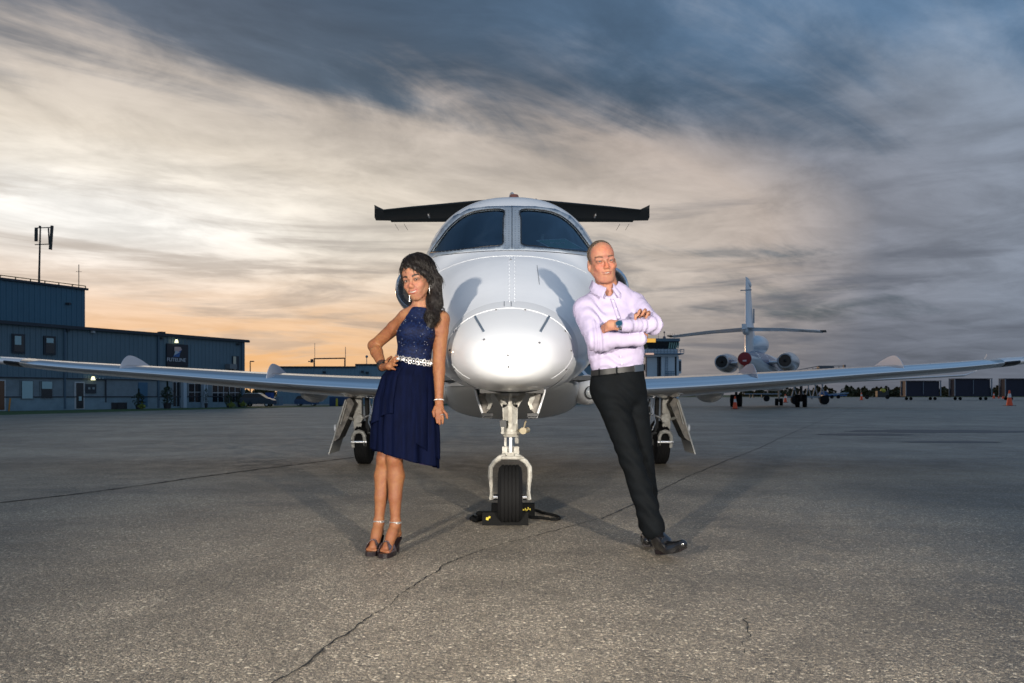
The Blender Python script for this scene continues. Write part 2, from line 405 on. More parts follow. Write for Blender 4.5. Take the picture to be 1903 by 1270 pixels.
def fus_rings(ys, off=0.0, M=180):
    w = interp(ST[:, 0], ST[:, 1], ys); zt = interp(ST[:, 0], ST[:, 2], ys); zb = interp(ST[:, 0], ST[:, 3], ys); zc = interp(ST[:, 0], ST[:, 4], ys)
    rings = []
    for i, y in enumerate(ys):
        e = 2.12 if y < 4.6 else 2.12 + .22 * min(1, (y - 4.6) / 1.6)
        r = []
        for k in range(M):
            t = 2 * math.pi * k / M; c, s_ = math.cos(t), math.sin(t)
            ee = e if s_ >= 0 else e + .12
            x = math.copysign(abs(c) ** (2 / ee), c) * (w[i] + off); z = math.copysign(abs(s_) ** (2 / ee), s_)
            z = zc[i] + z * ((zt[i] - zc[i] + off) if z > 0 else (zc[i] - zb[i] + off))
            r.append(Vector((x, y, z)))
        rings.append(r)
    return rings
ysf = np.concatenate([3.935 + .165 * np.linspace(0, 1, 14) ** 1.8, np.linspace(4.12, 7.6, 190), np.linspace(7.7, 15.9, 50)])
rings = fus_rings(ysf)
tmp = MB().loft(rings)
BV = BVHTree.FromPolygons([tuple(v) for v in tmp.v], [tuple(f) for f in tmp.f])
CAMP = Vector((0, 0, CAMZ))
def onfus(px, py, off=0.0):
    d = (W(px, py, 6.0) - CAMP).normalized()
    h, nn, i, dd = BV.ray_cast(CAMP, d)
    if h is None:
        h, nn, i, dd = BV.find_nearest(CAMP + d * 6.5)
    if nn.dot(d) > 0: nn = -nn
    return h + nn * off
def smooth_poly(pts, n=6):
    out = []; N = len(pts)
    for i in range(N):
        p0, p1, p2, p3 = [np.array(pts[(i + k - 1) % N][:2], float) for k in range(4)]
        if len(pts[i]) > 2: out.append(tuple(p1)); 
        for k in range(0 if len(pts[i]) <= 2 else 1, n):
            t = k / n
            if (len(pts[i]) > 2) and (len(pts[(i + 1) % N]) > 2): q = p1 + (p2 - p1) * t
            else:
                q = .5 * (2 * p1 + (p2 - p0) * t + (2 * p0 - 5 * p1 + 4 * p2 - p3) * t * t + (3 * p1 - p0 - 3 * p2 + p3) * t ** 3)
            out.append(tuple(q))
    return out
def inpoly(x, y, poly):
    r = False; j = len(poly) - 1
    for i in range(len(poly)):
        xi, yi = poly[i]; xj, yj = poly[j]
        if (yi > y) != (yj > y) and x < (xj - xi) * (y - yi) / (yj - yi) + xi: r = not r
        j = i
    return r
def patch(outer, holes, step, off):
    vs = []; es = []
    for poly in [outer] + holes:
        b = len(vs); n = len(poly); vs += [Vector(p) for p in poly]; es += [(b + i, b + (i + 1) % n) for i in range(n)]
    xs = [p[0] for p in outer]; ys = [p[1] for p in outer]
    y = min(ys) + step / 2
    while y < max(ys):
        x = min(xs) + step / 2
        while x < max(xs):
            if inpoly(x, y, outer) and not any(inpoly(x, y, h) for h in holes):
                if min((Vector((x, y)) - v).length for v in vs[:sum(len(q) for q in [outer] + holes)]) > step * .45: vs.append(Vector((x, y)))
            x += step
        y += step
    r = delaunay_2d_cdt(vs, es, [], 0, 1e-4)
    pv = r[0]; fs = []
    for f in r[2]:
        cx_ = sum(pv[i].x for i in f) / len(f); cy_ = sum(pv[i].y for i in f) / len(f)
        if inpoly(cx_, cy_, outer) and not any(inpoly(cx_, cy_, h) for h in holes): fs.append(tuple(f))
    P3 = [onfus(p.x, p.y, off) for p in pv]; out = []
    for f in fs:
        n_ = (P3[f[1]] - P3[f[0]]).cross(P3[f[2]] - P3[f[0]]); out.append(f if n_.dot(P3[f[0]] - CAMP) < 0 else f[::-1])
    return P3, out
paneR = smooth_poly([(969, 391, 1), (1010, 392), (1040, 401), (1066, 421), (1086, 446), (1101, 468), (1097, 469.5, 1), (1040, 464), (1000, 459), (978, 457.5), (970, 454), (968.5, 446), (968.5, 410)], 5)
paneL = [(1903.5 - x, y) for x, y in paneR][::-1]
sur_out = [(951.7 + s_ * dx_, y) for s_, dx_, y in
    [(-1, 156, 484), (-1, 158.5, 472), (-1, 148, 452), (-1, 130, 425), (-1, 108, 402), (-1, 80, 389), (-1, 45, 384.5), (-1, 0, 383.5), (1, 45, 384.5), (1, 80, 389), (1, 108, 402), (1, 130, 425), (1, 148, 452), (1, 158.5, 472), (1, 156, 484), (1, 135, 476.5), (1, 110, 471.5), (1, 60, 466), (1, 0, 465), (-1, 60, 466), (-1, 110, 471.5), (-1, 135, 476.5)]]
# body shell with the two window openings cut out
def prj(v): return (v.x * FPX / v.y + 951.5, HOR - (v.z - CAMZ) * FPX / v.y)
fv = [p for p in tmp.v]; ff = []
inside = [False] * len(fv)
for i, v in enumerate(fv):
    if 5.5 < v.y < 7.5 and v.z > 1.9:
        a, b = prj(v); inside[i] = inpoly(a, b, paneR) or inpoly(a, b, paneL)
# body split: radome (y<~4.6 seam) is its own part
def seam_y(v): return 4.52 + .18 * (1 - max(0, v.z - 1.0) / .5)
rad = []; body = []
for f in tmp.f:
    if any(inside[i] for i in f): continue
    c = sum((fv[i] for i in f), Vector()) / len(f)
    (rad if len(f) < 10 and c.y < 4.60 else body).append(f)
def sub_mesh(name, faces, m, par):
    used = sorted({i for f in faces for i in f}); mp = {j: k for k, j in enumerate(used)}
    return link_mesh(name, [fv[i] for i in used], [tuple(mp[i] for i in f) for f in faces], m, par, True)
FUS = sub_mesh('fuselage', body, PAINT, JET)
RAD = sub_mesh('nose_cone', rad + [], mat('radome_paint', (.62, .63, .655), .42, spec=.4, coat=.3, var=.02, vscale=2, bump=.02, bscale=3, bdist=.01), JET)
vs, fs = patch(sur_out, [paneL, paneR], 7, .004)
SUR = link_mesh('windshield_surround', vs, fs, M_SIL, JET, True)
mod = SUR.modifiers.new('t', 'SOLIDIFY'); mod.thickness = .012; mod.offset = -1
# glass
mg = bpy.data.materials.new('windshield_glass'); mg.use_nodes = True; t = NT(mg.node_tree); mg.node_tree.nodes.clear()
gl = t.n('ShaderNodeBsdfGlossy'); gl.inputs['Roughness'].default_value = .03; gl.inputs['Color'].default_value = (.62, .80, .95, 1)
tr = t.n('ShaderNodeBsdfTransparent'); tr.inputs['Color'].default_value = (.80, .92, .98, 1)
fr = t.n('ShaderNodeFresnel'); fr.inputs['IOR'].default_value = 2.3
mx = t.n('ShaderNodeMixShader'); t.set(mx, 0, t.m('ADD', fr.outputs[0], .0)); t.set(mx, 1, tr.outputs[0]); t.set(mx, 2, gl.outputs[0])
ou = t.n('ShaderNodeOutputMaterial'); t.set(ou, 0, mx.outputs[0]); MATS['windshield_glass'] = mg
for pn in (paneL, paneR):
    vs, fs = patch(pn, [], 8, -.006)
    gp = link_mesh('windshield_pane', vs, fs, mg, JET, True)
    q = MB(); q.tube([onfus(x, y, .003) for x, y in pn], .0065, 6, closed=True)
    q.build('window_seal', M_BLK, gp, True)
# cockpit interior
M_INT = mat('cockpit_trim', (.045, .05, .06), .7, var=.2)
M_SEAT = mat('seat_leather', (.42, .36, .30), .5, var=.1)
q = MB(); q.prism([(-.62, 6.15, 1.90), (.62, 6.15, 1.90), (.66, 6.55, 1.98), (.60, 6.9, 2.03), (-.60, 6.9, 2.03), (-.66, 6.55, 1.98)], (0, 0, .035))
q.box((0, 6.95, 1.75), (1.30, .05, .55)); q.build('instrument_panel', M_INT, JET)
q = MB(); q.box((0, 9.2, 1.9), (1.5, .04, 1.6)); q.box((0, 8.0, 1.05), (1.4, 2.6, .04)); q.build('cabin_bulkhead', M_INT, JET)
for sx in (-.36, .36):
    q = MB(); q.rbox((sx, 7.75, 1.80), (.46, .12, .85), .04); q.rbox((sx, 7.75, 2.36), (.26, .09, .20), .03); q.rbox((sx, 7.5, 1.40), (.46, .48, .14), .04)
    q.build('pilot_seat', M_SEAT, JET)
q = MB(); q.tube([(-.36, 7.0, 1.98), (-.36, 7.12, 2.05), (-.50, 7.14, 2.12), (-.50, 7.14, 2.16)], .015); q.build('control_yoke', M_INT, JET); q = MB(); q.tube([(.36, 7.0, 1.98), (.36, 7.12, 2.05), (.5, 7.14, 2.12)], .015); q.build('control_yoke', M_INT, JET)
q = MB(); q.tube([(.24, 6.5, 2.02), (.26, 6.6, 2.25), (.27, 6.62, 2.30)], .018); q.build('window_post', M_SEAT, JET); q = MB(); q.tube([(-.05, 6.9, 2.05), (-.12, 6.95, 2.45), (-.2, 7.0, 2.62)], .02); q.build('window_post', M_SEAT, JET)
# radome seam, hood line, slots, screws
def curve_on(name, pts, r, m, off=.0008, par=JET, closed=False, n=5):
    q = MB(); q.tube([onfus(a, b, off) for a, b in pts], r, n, closed); return q.build(name, m, par, True)
seam = [(948.5 + 117 * math.cos(a), 650 - (77 if math.sin(a) > 0 else 71) * math.sin(a)) for a in np.linspace(-.55 * math.pi / 2, math.pi + .55 * math.pi / 2, 60)]
M_SEAMW = mat('seam_white', (.66, .68, .70), .4)
curve_on('radome_seam', seam, .0022, M_SEAMW)
hood = [(951.5 + dx_, 465 + (dx_ / 156) ** 2 * 12 + 1.5) for dx_ in range(-154, 155, 7)]
curve_on('hood_seam', hood, .0032, M_BLK)
curve_on('center_seam', [(951.5, y) for y in range(384, 466, 5)], .0028, M_BLK, .0055)
curve_on('bay_door_seam', [(951.5 + dx_, 470 + 22 * (abs(dx_) / 120) ** 2.4 + 6) for dx_ in range(-140, 141, 7)], .0018, M_SEAMW)
for s_ in (-1, 1):
    curve_on('wear_strip', [(951.5 + s_ * (69 - 3.4 * k), 588 + 5.8 * k) for k in range(6)], .0095, mat('wear_strip', (.10, .13, .17), .5), -.004)
curve_on('panel_seam', [(998 + k * .6, 494 + k * 5) for k in range(8)], .0020, M_LINE)
for xx in (937, 950):
    curve_on('static_mark', [(xx, 561 + k * 2.2) for k in range(5)], .0022, M_LINE)
curve_on('lower_seam', [(845 + k * 3.5, 686 + 36 * (1 - (1 - k / 14) ** 2)) for k in range(14)], .0022, M_LINE)
curve_on('lower_seam', [(1058 - k * 3.5, 686 + 36 * (1 - (1 - k / 14) ** 2)) for k in range(14)], .0022, M_LINE)
def dot(px, py, r=.006, off=.003):
    p = onfus(px, py, off); e = onfus(px + 2, py, off) - p; u = onfus(px, py + 2, off) - p; n_ = e.cross(u).normalized(); q.cyl(p - n_ * .003, p + n_ * .003, r, n=6)
for a, b in ((922, 577), (976, 577), (848, 615), (836, 651), (1050, 616), (1061, 652), (845, 685), (1052, 686), (944, 661), (945, 682), (900, 632), (1002, 638), (949, 483)):
    q = MB(); dot(a, b); q.build('nose_screw', mat('screw', (.12, .12, .13), .5), JET)
q = MB()
for k in range(17):
    y = 393 + k * 4.3
    for dx_ in (-12.5, -6, 6, 12.5): dot(951.5 + dx_, y, .0042, .006)
for dx_ in range(18, 150, 7):
    for s_ in (-1, 1): dot(951.5 + s_ * dx_, 461.5 + (dx_ / 156) ** 2 * 11.5, .0042, .006)
for dx_ in range(20, 76, 7):
    for s_ in (-1, 1): dot(951.5 + s_ * dx_, 386.6 + (dx_ / 80) ** 2 * 2.6, .0035, .006)
RIV = q.build('rivets', mat('rivet', (.10, .13, .18), .5), JET); RIV['kind'] = 'stuff'
q = MB()
for k in range(14):
    for dx_ in (-5, 5): dot(951.5 + dx_, 480 + k * 6.2, .003, .002)
q.build('hood_rivets', mat('hood_rivet', (.50, .53, .57), .8, spec=.1), JET)['kind'] = 'stuff'
q = MB(); q.cyl((0.02, 7.3, 2.79), (0.02, 7.3, 2.835), .055, .04, 12); q.build('roof_beacon', mat('beacon', (.12, .05, .04), .3), JET)
q = MB(); q.tube([(.20, 7.6, 2.80), (.22, 7.65, 2.88), (.25, 7.7, 2.9)], .006); q.build('roof_aerial', M_DARK, JET)
# placard behind the right pane
pl = W(1037, 456, 6.42); 
ex = Vector((.155, .02, -.03)); ey = Vector((-.075, .10, .052))
m_g = mat('placard_green', (.06, .48, .30), .5); m_w = mat('placard_white', (.85, .95, .9), .5)
pc = [W(996, 447, 6.50), W(1051, 444, 6.62), W(1086, 463.5, 6.42), W(1022, 461, 6.36)]
ctr = sum(pc, Vector()) / 4
q = MB(); q.prism([ctr + (p - ctr) * 1.0 for p in pc], (0, .004, .003)); PLC = q.build('brake_placard', m_w, None)
tag(PLC, 'green brakes placard propped inside the right windshield pane', 'placard')
q = MB(); q.prism([ctr + (p - ctr) * .90 + Vector((0, -.003, .0)) for p in pc], (0, .002, .001)); gpl = q.build('placard_face', m_g, PLC)
ux = ((pc[1] + pc[2]) / 2 - (pc[0] + pc[3]) / 2).normalized(); uz_ = ((pc[0] + pc[1]) / 2 - (pc[2] + pc[3]) / 2); uz_ = (uz_ - ux * uz_.dot(ux)).normalized(); un = ux.cross(uz_)
for s_, dz_, sz in (('BRAKES', .012, .040), ('OFF', -.016, .026)):
    mw = Matrix.Translation(ctr + uz_ * dz_ + un * .006 + ux * -.01) @ Matrix((ux, uz_, un)).transposed().to_4x4()
    text_mesh('placard_text', s_, sz, m_w, PLC, mw, .0006)
# wings
AF = [(1.0, .002), (.85, .020), (.65, .043), (.45, .058), (.30, .062), (.18, .056), (.10, .046), (.05, .034), (.02, .022), (.006, .011), (0, 0), (.006, -.010), (.02, -.019), (.05, -.029), (.10, -.037), (.18, -.043), (.30, -.046), (.45, -.042), (.65, -.030), (.85, -.014), (1.0, -.002)]
def wsec(x, yl, ch, z, th):
    return [Vector((x, yl + a * ch, z + b * th / .108)) for a, b in AF]
WS = [(.70, 8.62, 2.25, .93, .30), (1.3, 8.72, 2.1, .95, .285), (2.0, 8.86, 1.9, .985, .262), (3.2, 9.0, 1.6, 1.065, .215), (4.3, 9.14, 1.4, 1.150, .175), (5.6, 9.32, 1.15, 1.245, .135), (6.45, 9.44, 1.0, 1.325, .108), (6.72, 9.49, .92, 1.346, .095)]
def ws_at(x):
    a = np.array(WS); return [float(interp(a[:, 0], a[:, k], x)[0]) for k in range(1, 5)]
M_LEB = mat('boot_black', (.01, .01, .012), .35)
for s_ in (-1, 1):
    xs = list(np.linspace(.70, 6.72, 22))
    secs = [wsec(x, *ws_at(x)) for x in xs]
    secs = [[Vector((p.x * s_, p.y, p.z)) for p in r] for r in secs]
    n = len(AF); q = MB(); q.loft(secs, closed=True); q.build('wing', PAINT, JET, True, 50)
    wing = [c for c in JET.children if c.name.startswith('wing')][-1]
    # polished leading edge strip, 3 mm proud
    def lestrip(x0, x1, m, name, a0=5, a1=15, off=.003, nn=16):
        rs = []
        for x in np.linspace(x0, x1, nn):
            yl, ch, z, th = ws_at(x); r = []
            for a, b in AF[a0:a1 + 1]:
                p = Vector((x * s_, yl + a * ch, z + b * th / .108)); dd = Vector((0, (a - .12) * ch, b * th / .108)); dd.normalize(); r.append(p + dd * off)
            rs.append(r)
        qq = MB(); qq.loft(rs, closed=False, caps=False); o = qq.build(name, m, wing, True, 60)
        md = o.modifiers.new('t', 'SOLIDIFY'); md.thickness = .006; md.offset = -1
    lestrip(1.02, 6.14, M_POL, 'leading_edge', nn=24)
    lestrip(6.145, 6.36, M_LEB, 'black_boot', 9, 15, nn=6)
    # tip light and cap
    yl, ch, z, th = ws_at(6.72)
    rs = []
    for k, (dx_, sc_) in enumerate(((0, 1), (.08, .93), (.15, .78), (.19, .5), (.2, .1))):
        rs.append([Vector(((6.72 + dx_) * s_, yl + .12 * (1 - sc_) + ch * .5 + (a - .5) * ch * sc_, z + b * th * sc_ / .108)) for a, b in AF])
    q = MB(); q.loft(rs); q.build('wing_tip', PAINT, wing, True, 50)
    q = MB(); q.ball(((6.56) * s_, yl + .02, z), (.13, .09, .046), 14, 10); q.build('navigation_light', mat('nav_glass%d' % s_, (.45, .62, .5) if s_ < 0 else (.45, .55, .62), .08, spec=.8), wing, True)
    # stall fences
    for X, hh in ((4.80, .125), (2.93, .125)):
        yl, ch, z, th = ws_at(X); pf = []; N_ = 24
        for k in range(N_ + 1):
            u = k / N_; yy = yl + .012 + u * .88
            zs = z + float(np.interp((yy - yl) / ch, [a for a, b in AF[10::-1]], [b for a, b in AF[10::-1]])) * th / .108
            hgt = hh * (math.sin(min(1, u / .28) * math.pi / 2) ** .7) * (1 - max(0, (u - .28) / .72) ** 1.25)
            pf.append((yy, zs - .01, zs + hgt))
        poly = [(X * s_, a, c_) for a, b_, c_ in pf] + [(X * s_, a, b_) for a, b_, c_ in pf[::-1]]
        q = MB(); q.prism(poly, (.008 * s_, 0, 0)); q.build('stall_fence', mat('fence_paint', (.42, .46, .54), .3), wing)
    # flap track fairing, underside
    for X in (2.72,):
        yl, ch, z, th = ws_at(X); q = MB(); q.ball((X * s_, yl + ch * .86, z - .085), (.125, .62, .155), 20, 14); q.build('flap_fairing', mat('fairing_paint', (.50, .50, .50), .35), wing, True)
    yl, ch, z, th = ws_at(2.9)
    # flap trailing gap line
    q = MB()
    for xa, xb in ((1.2, 4.4), (4.45, 6.4)):
        a_ = ws_at(xa); b_ = ws_at(xb)
        q.prism([(xa * s_, a_[0] + a_[1] * .80, a_[2] - .03), (xb * s_, b_[0] + b_[1] * .80, b_[2] - .015), (xb * s_, b_[0] + b_[1] * 1.03, b_[2] - .05), (xa * s_, a_[0] + a_[1] * 1.03, a_[2] - .085)], (0, 0, .022))
    q.build('flap', PAINT, wing)
# belly fairing with landing lights
bs = []
for y, hw, zb, zt_ in ((6.5, .30, .925, 1.05), (7.0, .58, .875, 1.12), (7.6, .66, .80, 1.18), (8.2, .73, .71, 1.20), (8.8, .80, .63, 1.22), (9.4, .86, .585, 1.22), (10.4, .93, .57, 1.2), (11.3, .75, .66, 1.2), (12.2, .3, .92, 1.2)):
    r = []
    for k in range(40):
        t_ = 2 * math.pi * k / 40; c, s2 = math.cos(t_), math.sin(t_); zc_ = .98
        z = zc_ + (math.copysign(abs(s2) ** .5, s2)) * ((zt_ - zc_) if s2 > 0 else (zc_ - zb))
        zz = z + (0 if s2 > 0 else .09 * abs(c) ** .8)
        r.append(Vector((math.copysign(abs(c) ** .45, c) * hw, y, zz)))
    bs.append(r)
q = MB(); q.loft(bs); q.build('belly_fairing', mat('belly_shade_paint', (.40, .41, .42), .40, coat=.2, var=.06, vscale=3), JET, True, 60)  # jet paint darkened here, underside shade put into the colour
for s_ in (-1, 1):
    q = MB(); q.loft([[Vector((s_ * .86 + rx * math.cos(a), y, .955 + rz * math.sin(a))) for a in np.linspace(0, 2 * math.pi, 24, endpoint=False)] for y, rx, rz in ((8.22, .02, .02), (8.25, .07, .09), (8.34, .12, .145), (8.6, .16, .175), (9.3, .18, .17))])
    lobe = q.build('wing_root_fairing', PAINT, JET, True, 60)
    c = Vector((s_ * .865, 8.235, .925)); q = MB(); q.lathe([(.062, .03), (.062, -.02), (.05, -.03), (.02, -.036), (.001, -.037)], 18, c, 'Y'); q.build('landing_light', mat('lamp_lens', (.75, .78, .8), .06, .6), lobe, True)
    q = MB(); q.lathe([(.072, .0), (.075, -.006), (.066, -.012), (.062, -.005)], 18, c, 'Y'); q.build('light_rim', M_DARK, lobe, True)
    q = MB(); q.loft([wsec(s_ * x, *[a + b for a, b in zip(ws_at(abs(x)), (-.006, 0.01, 0, .014))]) for x in (1.00, 1.02)]); q.build('red_band', mat('red_band', (.25, .02, .03), .4), wing)
# engines and pylons
for s_ in (-1, 1):
    cxe = Vector((s_ * 1.40, 0, 2.50)); prof = [(.20, .42), (.245, .20), (.275, .06), (.295, 0), (.318, -.035), (.342, -.02), (.365, .06), (.385, .30), (.39, .9), (.36, 1.5), (.28, 2.05), (.24, 2.1), (.22, 2.0)]
    q = MB(); q.lathe([(r, y) for r, y in prof[5:]], 40, cxe + Vector((0, 11.3, 0)), 'Y', caps=False); eng = q.build('engine_nacelle', PAINT, JET, True, 60)
    vs = []; q = MB(); n = 40
    lp = prof[1:7]; rs = [[cxe + Vector((r * math.cos(a), 11.3 + y - .002, r * math.sin(a))) for a in np.linspace(0, 2 * math.pi, n, endpoint=False)] for r, y in lp]
    q.loft(rs, caps=False); q.build('intake_lip', M_CHROME, eng, True, 80)
    q = MB(); q.lathe([(.27, .14), (.25, .35), (.001, .36)], 30, cxe + Vector((0, 11.3, 0)), 'Y'); q.build('fan_face', M_BLK, eng, True)
    q = MB()
    for k in range(20):
        a = 2 * math.pi * k / 20; u = Vector((math.cos(a), 0, math.sin(a))); v_ = Vector((-math.sin(a), 0, math.cos(a)))
        b0 = cxe + Vector((0, 11.58, 0)); q.add([b0 + u * .07 - v_ * .01, b0 + u * .24 - v_ * .03, b0 + u * .24 + v_ * .03 + Vector((0, .05, 0)), b0 + u * .07 + v_ * .01 + Vector((0, .04, 0))], [(0, 1, 2, 3)])
    q.ball(cxe + Vector((0, 11.6, 0)), (.075, .12, .075)); q.build('fan', M_DARK, eng)['kind'] = 'stuff'
    q = MB(); q.loft([[Vector((s_ * x, 11.75 + a * 1.5, 2.42 + b * 1.2)) for a, b in AF] for x in (.70, 1.06)]); q.build('engine_pylon', PAINT, JET, True)
# fin and tailplane
q = MB(); q.loft([[Vector((b * 1.6 * sc_, yl + a * ch, z)) for a, b in AF] for z, yl, ch, sc_ in ((2.6, 12.6, 3.2, 1), (3.3, 13.35, 2.5, 1), (4.62, 14.3, 1.9, .9))]); q.build('tail_fin', PAINT, JET, True)
q = MB(); q.ball((0, 15.1, 4.68), (.09, 1.0, .10), 16, 12); q.build('fin_bullet', PAINT, JET, True)
for s_ in (-1, 1):
    ts = [(0, 14.42, 1.45, 4.66, .13), (1.0, 14.76, 1.25, 4.66, .12), (2.0, 15.10, 1.0, 4.66, .10), (2.62, 15.32, .88, 4.655, .085)]
    q = MB(); q.loft([[Vector((x * s_, yl + a * ch, z + b * th / .108)) for a, b in AF] for x, yl, ch, z, th in ts]); st_ = q.build('tailplane', M_DTAIL, JET, True, 50)
    yl, ch, z, th = 15.32, .88, 4.68, .11
    # drooped elevator whose tip horn stands up ahead of the hinge
    q = MB(); q.prism([(.12 * s_, 15.86, 4.73), (2.64 * s_, 16.10, 4.73), (2.64 * s_, 16.48, 4.715), (.12 * s_, 16.42, 4.71)], (0, 0, -.04)); q.build('elevator', M_DTAIL, st_)
    yh = 15.15
    q = MB(); q.loft([[Vector((2.60 * s_, yh + .2, 4.67)), Vector((2.60 * s_, 16.1, 4.73)), Vector((2.60 * s_, 16.45, 4.70)), Vector((2.60 * s_, 16.05, 4.68)), Vector((2.60 * s_, yh + .2, 4.65))],
        [Vector((2.70 * s_, yh, 4.685)), Vector((2.70 * s_, 16.1, 4.74)), Vector((2.70 * s_, 16.45, 4.70)), Vector((2.70 * s_, 16.05, 4.68)), Vector((2.70 * s_, yh, 4.64))],
        [Vector((2.765 * s_, yh - .02, 4.715)), Vector((2.90 * s_, 16.0, 4.78)), Vector((2.97 * s_, 16.45, 4.705)), Vector((2.93 * s_, 16.05, 4.68)), Vector((2.765 * s_, yh, 4.64))]]); q.build('elevator_horn', M_DTAIL, st_)
    q = MB()
    for xx in (2.35, 2.55): q.tube([(xx * s_, 16.4, 4.62), ((xx - .05) * s_, 16.62, 4.53)], .004, 5)
    q.build('static_wicks', M_DARK, st_)['kind'] = 'stuff'
    q = MB(); q.box((1.72 * s_, 15.6, 4.605), (.025, .2, .05)); q.build('hinge_bracket', PAINT, st_)
# nose gear
def wheel(parent, c, r, w, name='wheel'):
    q = MB(); hw = w / 2
    prof = [(r * .52, -hw * .80), (r * .72, -hw), (r * .90, -hw * .92), (r * .975, -hw * .70)]
    for k in range(-2, 3):
        x = k * hw * .30; prof += [(r, x - hw * .11), (r, x + hw * .11), (r * .975, x + hw * .13), (r * .975, x + hw * .17)]
    prof = prof[:-2] + [(r * .975, hw * .70), (r * .90, hw * .92), (r * .72, hw), (r * .52, hw * .80)]
    q.lathe(prof, 40, c, 'X'); t_ = q.build('tyre', M_RUB, parent, True, 28)
    for s_ in (-1, 1):
        q = MB(); q.lathe([(r * .53, s_ * hw * .72), (r * .44, s_ * hw * .76), (r * .40, s_ * hw * .5), (r * .18, s_ * hw * .55), (r * .15, s_ * hw * .85), (.001, s_ * hw * .86)], 24, c, 'X'); q.build('rim', M_GREY, t_, True)
    return t_
NW = Vector((-.013, 5.28, .205))
wheel(JET, NW, .205, .170)
def Pn(px, py, Y=5.28): return W(px, py, Y)
q = MB()
for s_ in (-1, 1):
    a = [(948 + s_ * 8, 846), (948 + s_ * 17, 850), (948 + s_ * 29, 858), (948 + s_ * 36, 868), (948 + s_ * 37, 884), (948 + s_ * 35, 900), (948 + s_ * 34, 916), (948 + s_ * 35, 928)]
    q.tube([Pn(x, y, 5.22 + .05 * i / 7) for i, (x, y) in enumerate(a)], [.017, .019, .018, .017, .017, .015, .014, .018], 8)
q.box(Pn(948, 846), (.085, .07, .04)); fork = q.build('gear_fork', M_GREY, JET, True)
q = MB()
for s_ in (-1, 1): q = MB(); q.cyl(Pn(948 + s_ * 22, 924), Pn(948 + s_ * 38, 924), .022, n=14); q.build('axle', M_CHROME, fork, True)
q = MB(); q.cyl(Pn(949, 849), Pn(949, 812), .030, n=20); ol = q.build('oleo_strut', M_CHROME, JET, True)
q = MB(); q.cyl(Pn(933, 851, 5.2), Pn(966, 851, 5.2), .013, n=10); q.cyl(Pn(963, 851, 5.2), Pn(974, 851, 5.2), .006, n=8); q.box(Pn(938, 838, 5.26), (.035, .05, .06)); q.box(Pn(960, 838, 5.26), (.035, .05, .06)); q.box(Pn(940, 820, 5.3), (.022, .03, .09)); q.cyl(Pn(959, 824, 5.34), Pn(959, 813, 5.34), .02, n=10); q.build('torque_link', M_GREY, JET, True)
q = MB(); q.cyl(Pn(949, 812), Pn(949, 806), .056, .068, 20); q.cyl(Pn(949, 806), Pn(949, 802), .075, n=20); q.cyl(Pn(949, 802), Pn(949, 788), .052, n=20); q.box(Pn(934, 800, 5.2), (.02, .04, .05)); q.build('steering_collar', M_GREY, JET, True)
q = MB(); q.box(Pn(935, 787.5, 5.2), (.045, .05, .045)); q.build('junction_box', M_BLK, JET)
q = MB(); q.cyl(Pn(972, 801, 5.15), Pn(972, 801, 5.24), .024, .02, 16); q.cyl(Pn(972, 801, 5.24) + Vector((.01, 0, 0)), Pn(981, 799, 5.28), .02, n=10); q.tube([Pn(974, 794), Pn(976, 786), Pn(978, 782)], .006); q.cyl(Pn(960, 801), Pn(970, 801), .012, n=8); q.build('taxi_light', mat('lens_amber', (.45, .38, .26), .2, .5), JET, True)
q = MB()
for s_ in (-1, 1):
    q.bar(Pn(948 + s_ * 8, 790), Pn(948 + s_ * 9, 752), .026, .04); q.bar(Pn(948 + s_ * 9, 756), Pn(948 + s_ * 25, 730), .026, .04)
    q.bar(Pn(948 + s_ * 9, 768), Pn(948 + s_ * 1, 780), .014)
q.bar(Pn(948, 796, 5.2), Pn(948, 728, 5.15), .024, .03); q.box(Pn(948, 792), (.075, .06, .04)); q.bar(Pn(931, 738), Pn(965, 738), .02); q.build('drag_brace', M_GREY, JET)
q = MB(); q.box((0, 5.2, .96), (.40, 1.0, .10)); q.build('wheel_well', M_DARK, JET)
for s_ in (-1, 1):
    out = [Pn(948 + s_ * x, y, 5.1) for x, y in ((67, 724), (64.5, 735), (60, 750), (55, 764), (50.5, 778))]
    rs = [out, [p + Vector((0, .85, 0)) for p in out]]
    q = MB(); q.loft([[p for p in out], [p + Vector((0, .85, .01)) for p in out]], closed=False, caps=False)
    dr = q.build('nose_gear_door', PAINT, JET, True); md = dr.modifiers.new('t', 'SOLIDIFY'); md.thickness = .012
    # inner pressed pan
    inn = [Pn(948 + s_ * x, y, 5.15) for x, y in ((50, 728), (43, 735), (41, 748), (36, 758), (45, 768), (50, 774), (57, 757), (62, 738))]
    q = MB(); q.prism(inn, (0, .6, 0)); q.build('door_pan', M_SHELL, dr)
    q = MB(); q.prism([Pn(948 + s_ * x, y, 5.13) for x, y in ((34, 731), (44, 729), (46, 740), (40, 752), (44, 760), (38, 762), (33, 750), (37, 738))], (0, .08, 0)); q.build('hinge_arm', M_GREY, dr)
    q = MB(); q.box(Pn(948 + s_ * 42, 771, 5.12), (.075, .1, .02)); q.box(Pn(948 + s_ * 41, 776, 5.12), (.06, .08, .008)); q.build('rubber_seal', M_BLK, dr)
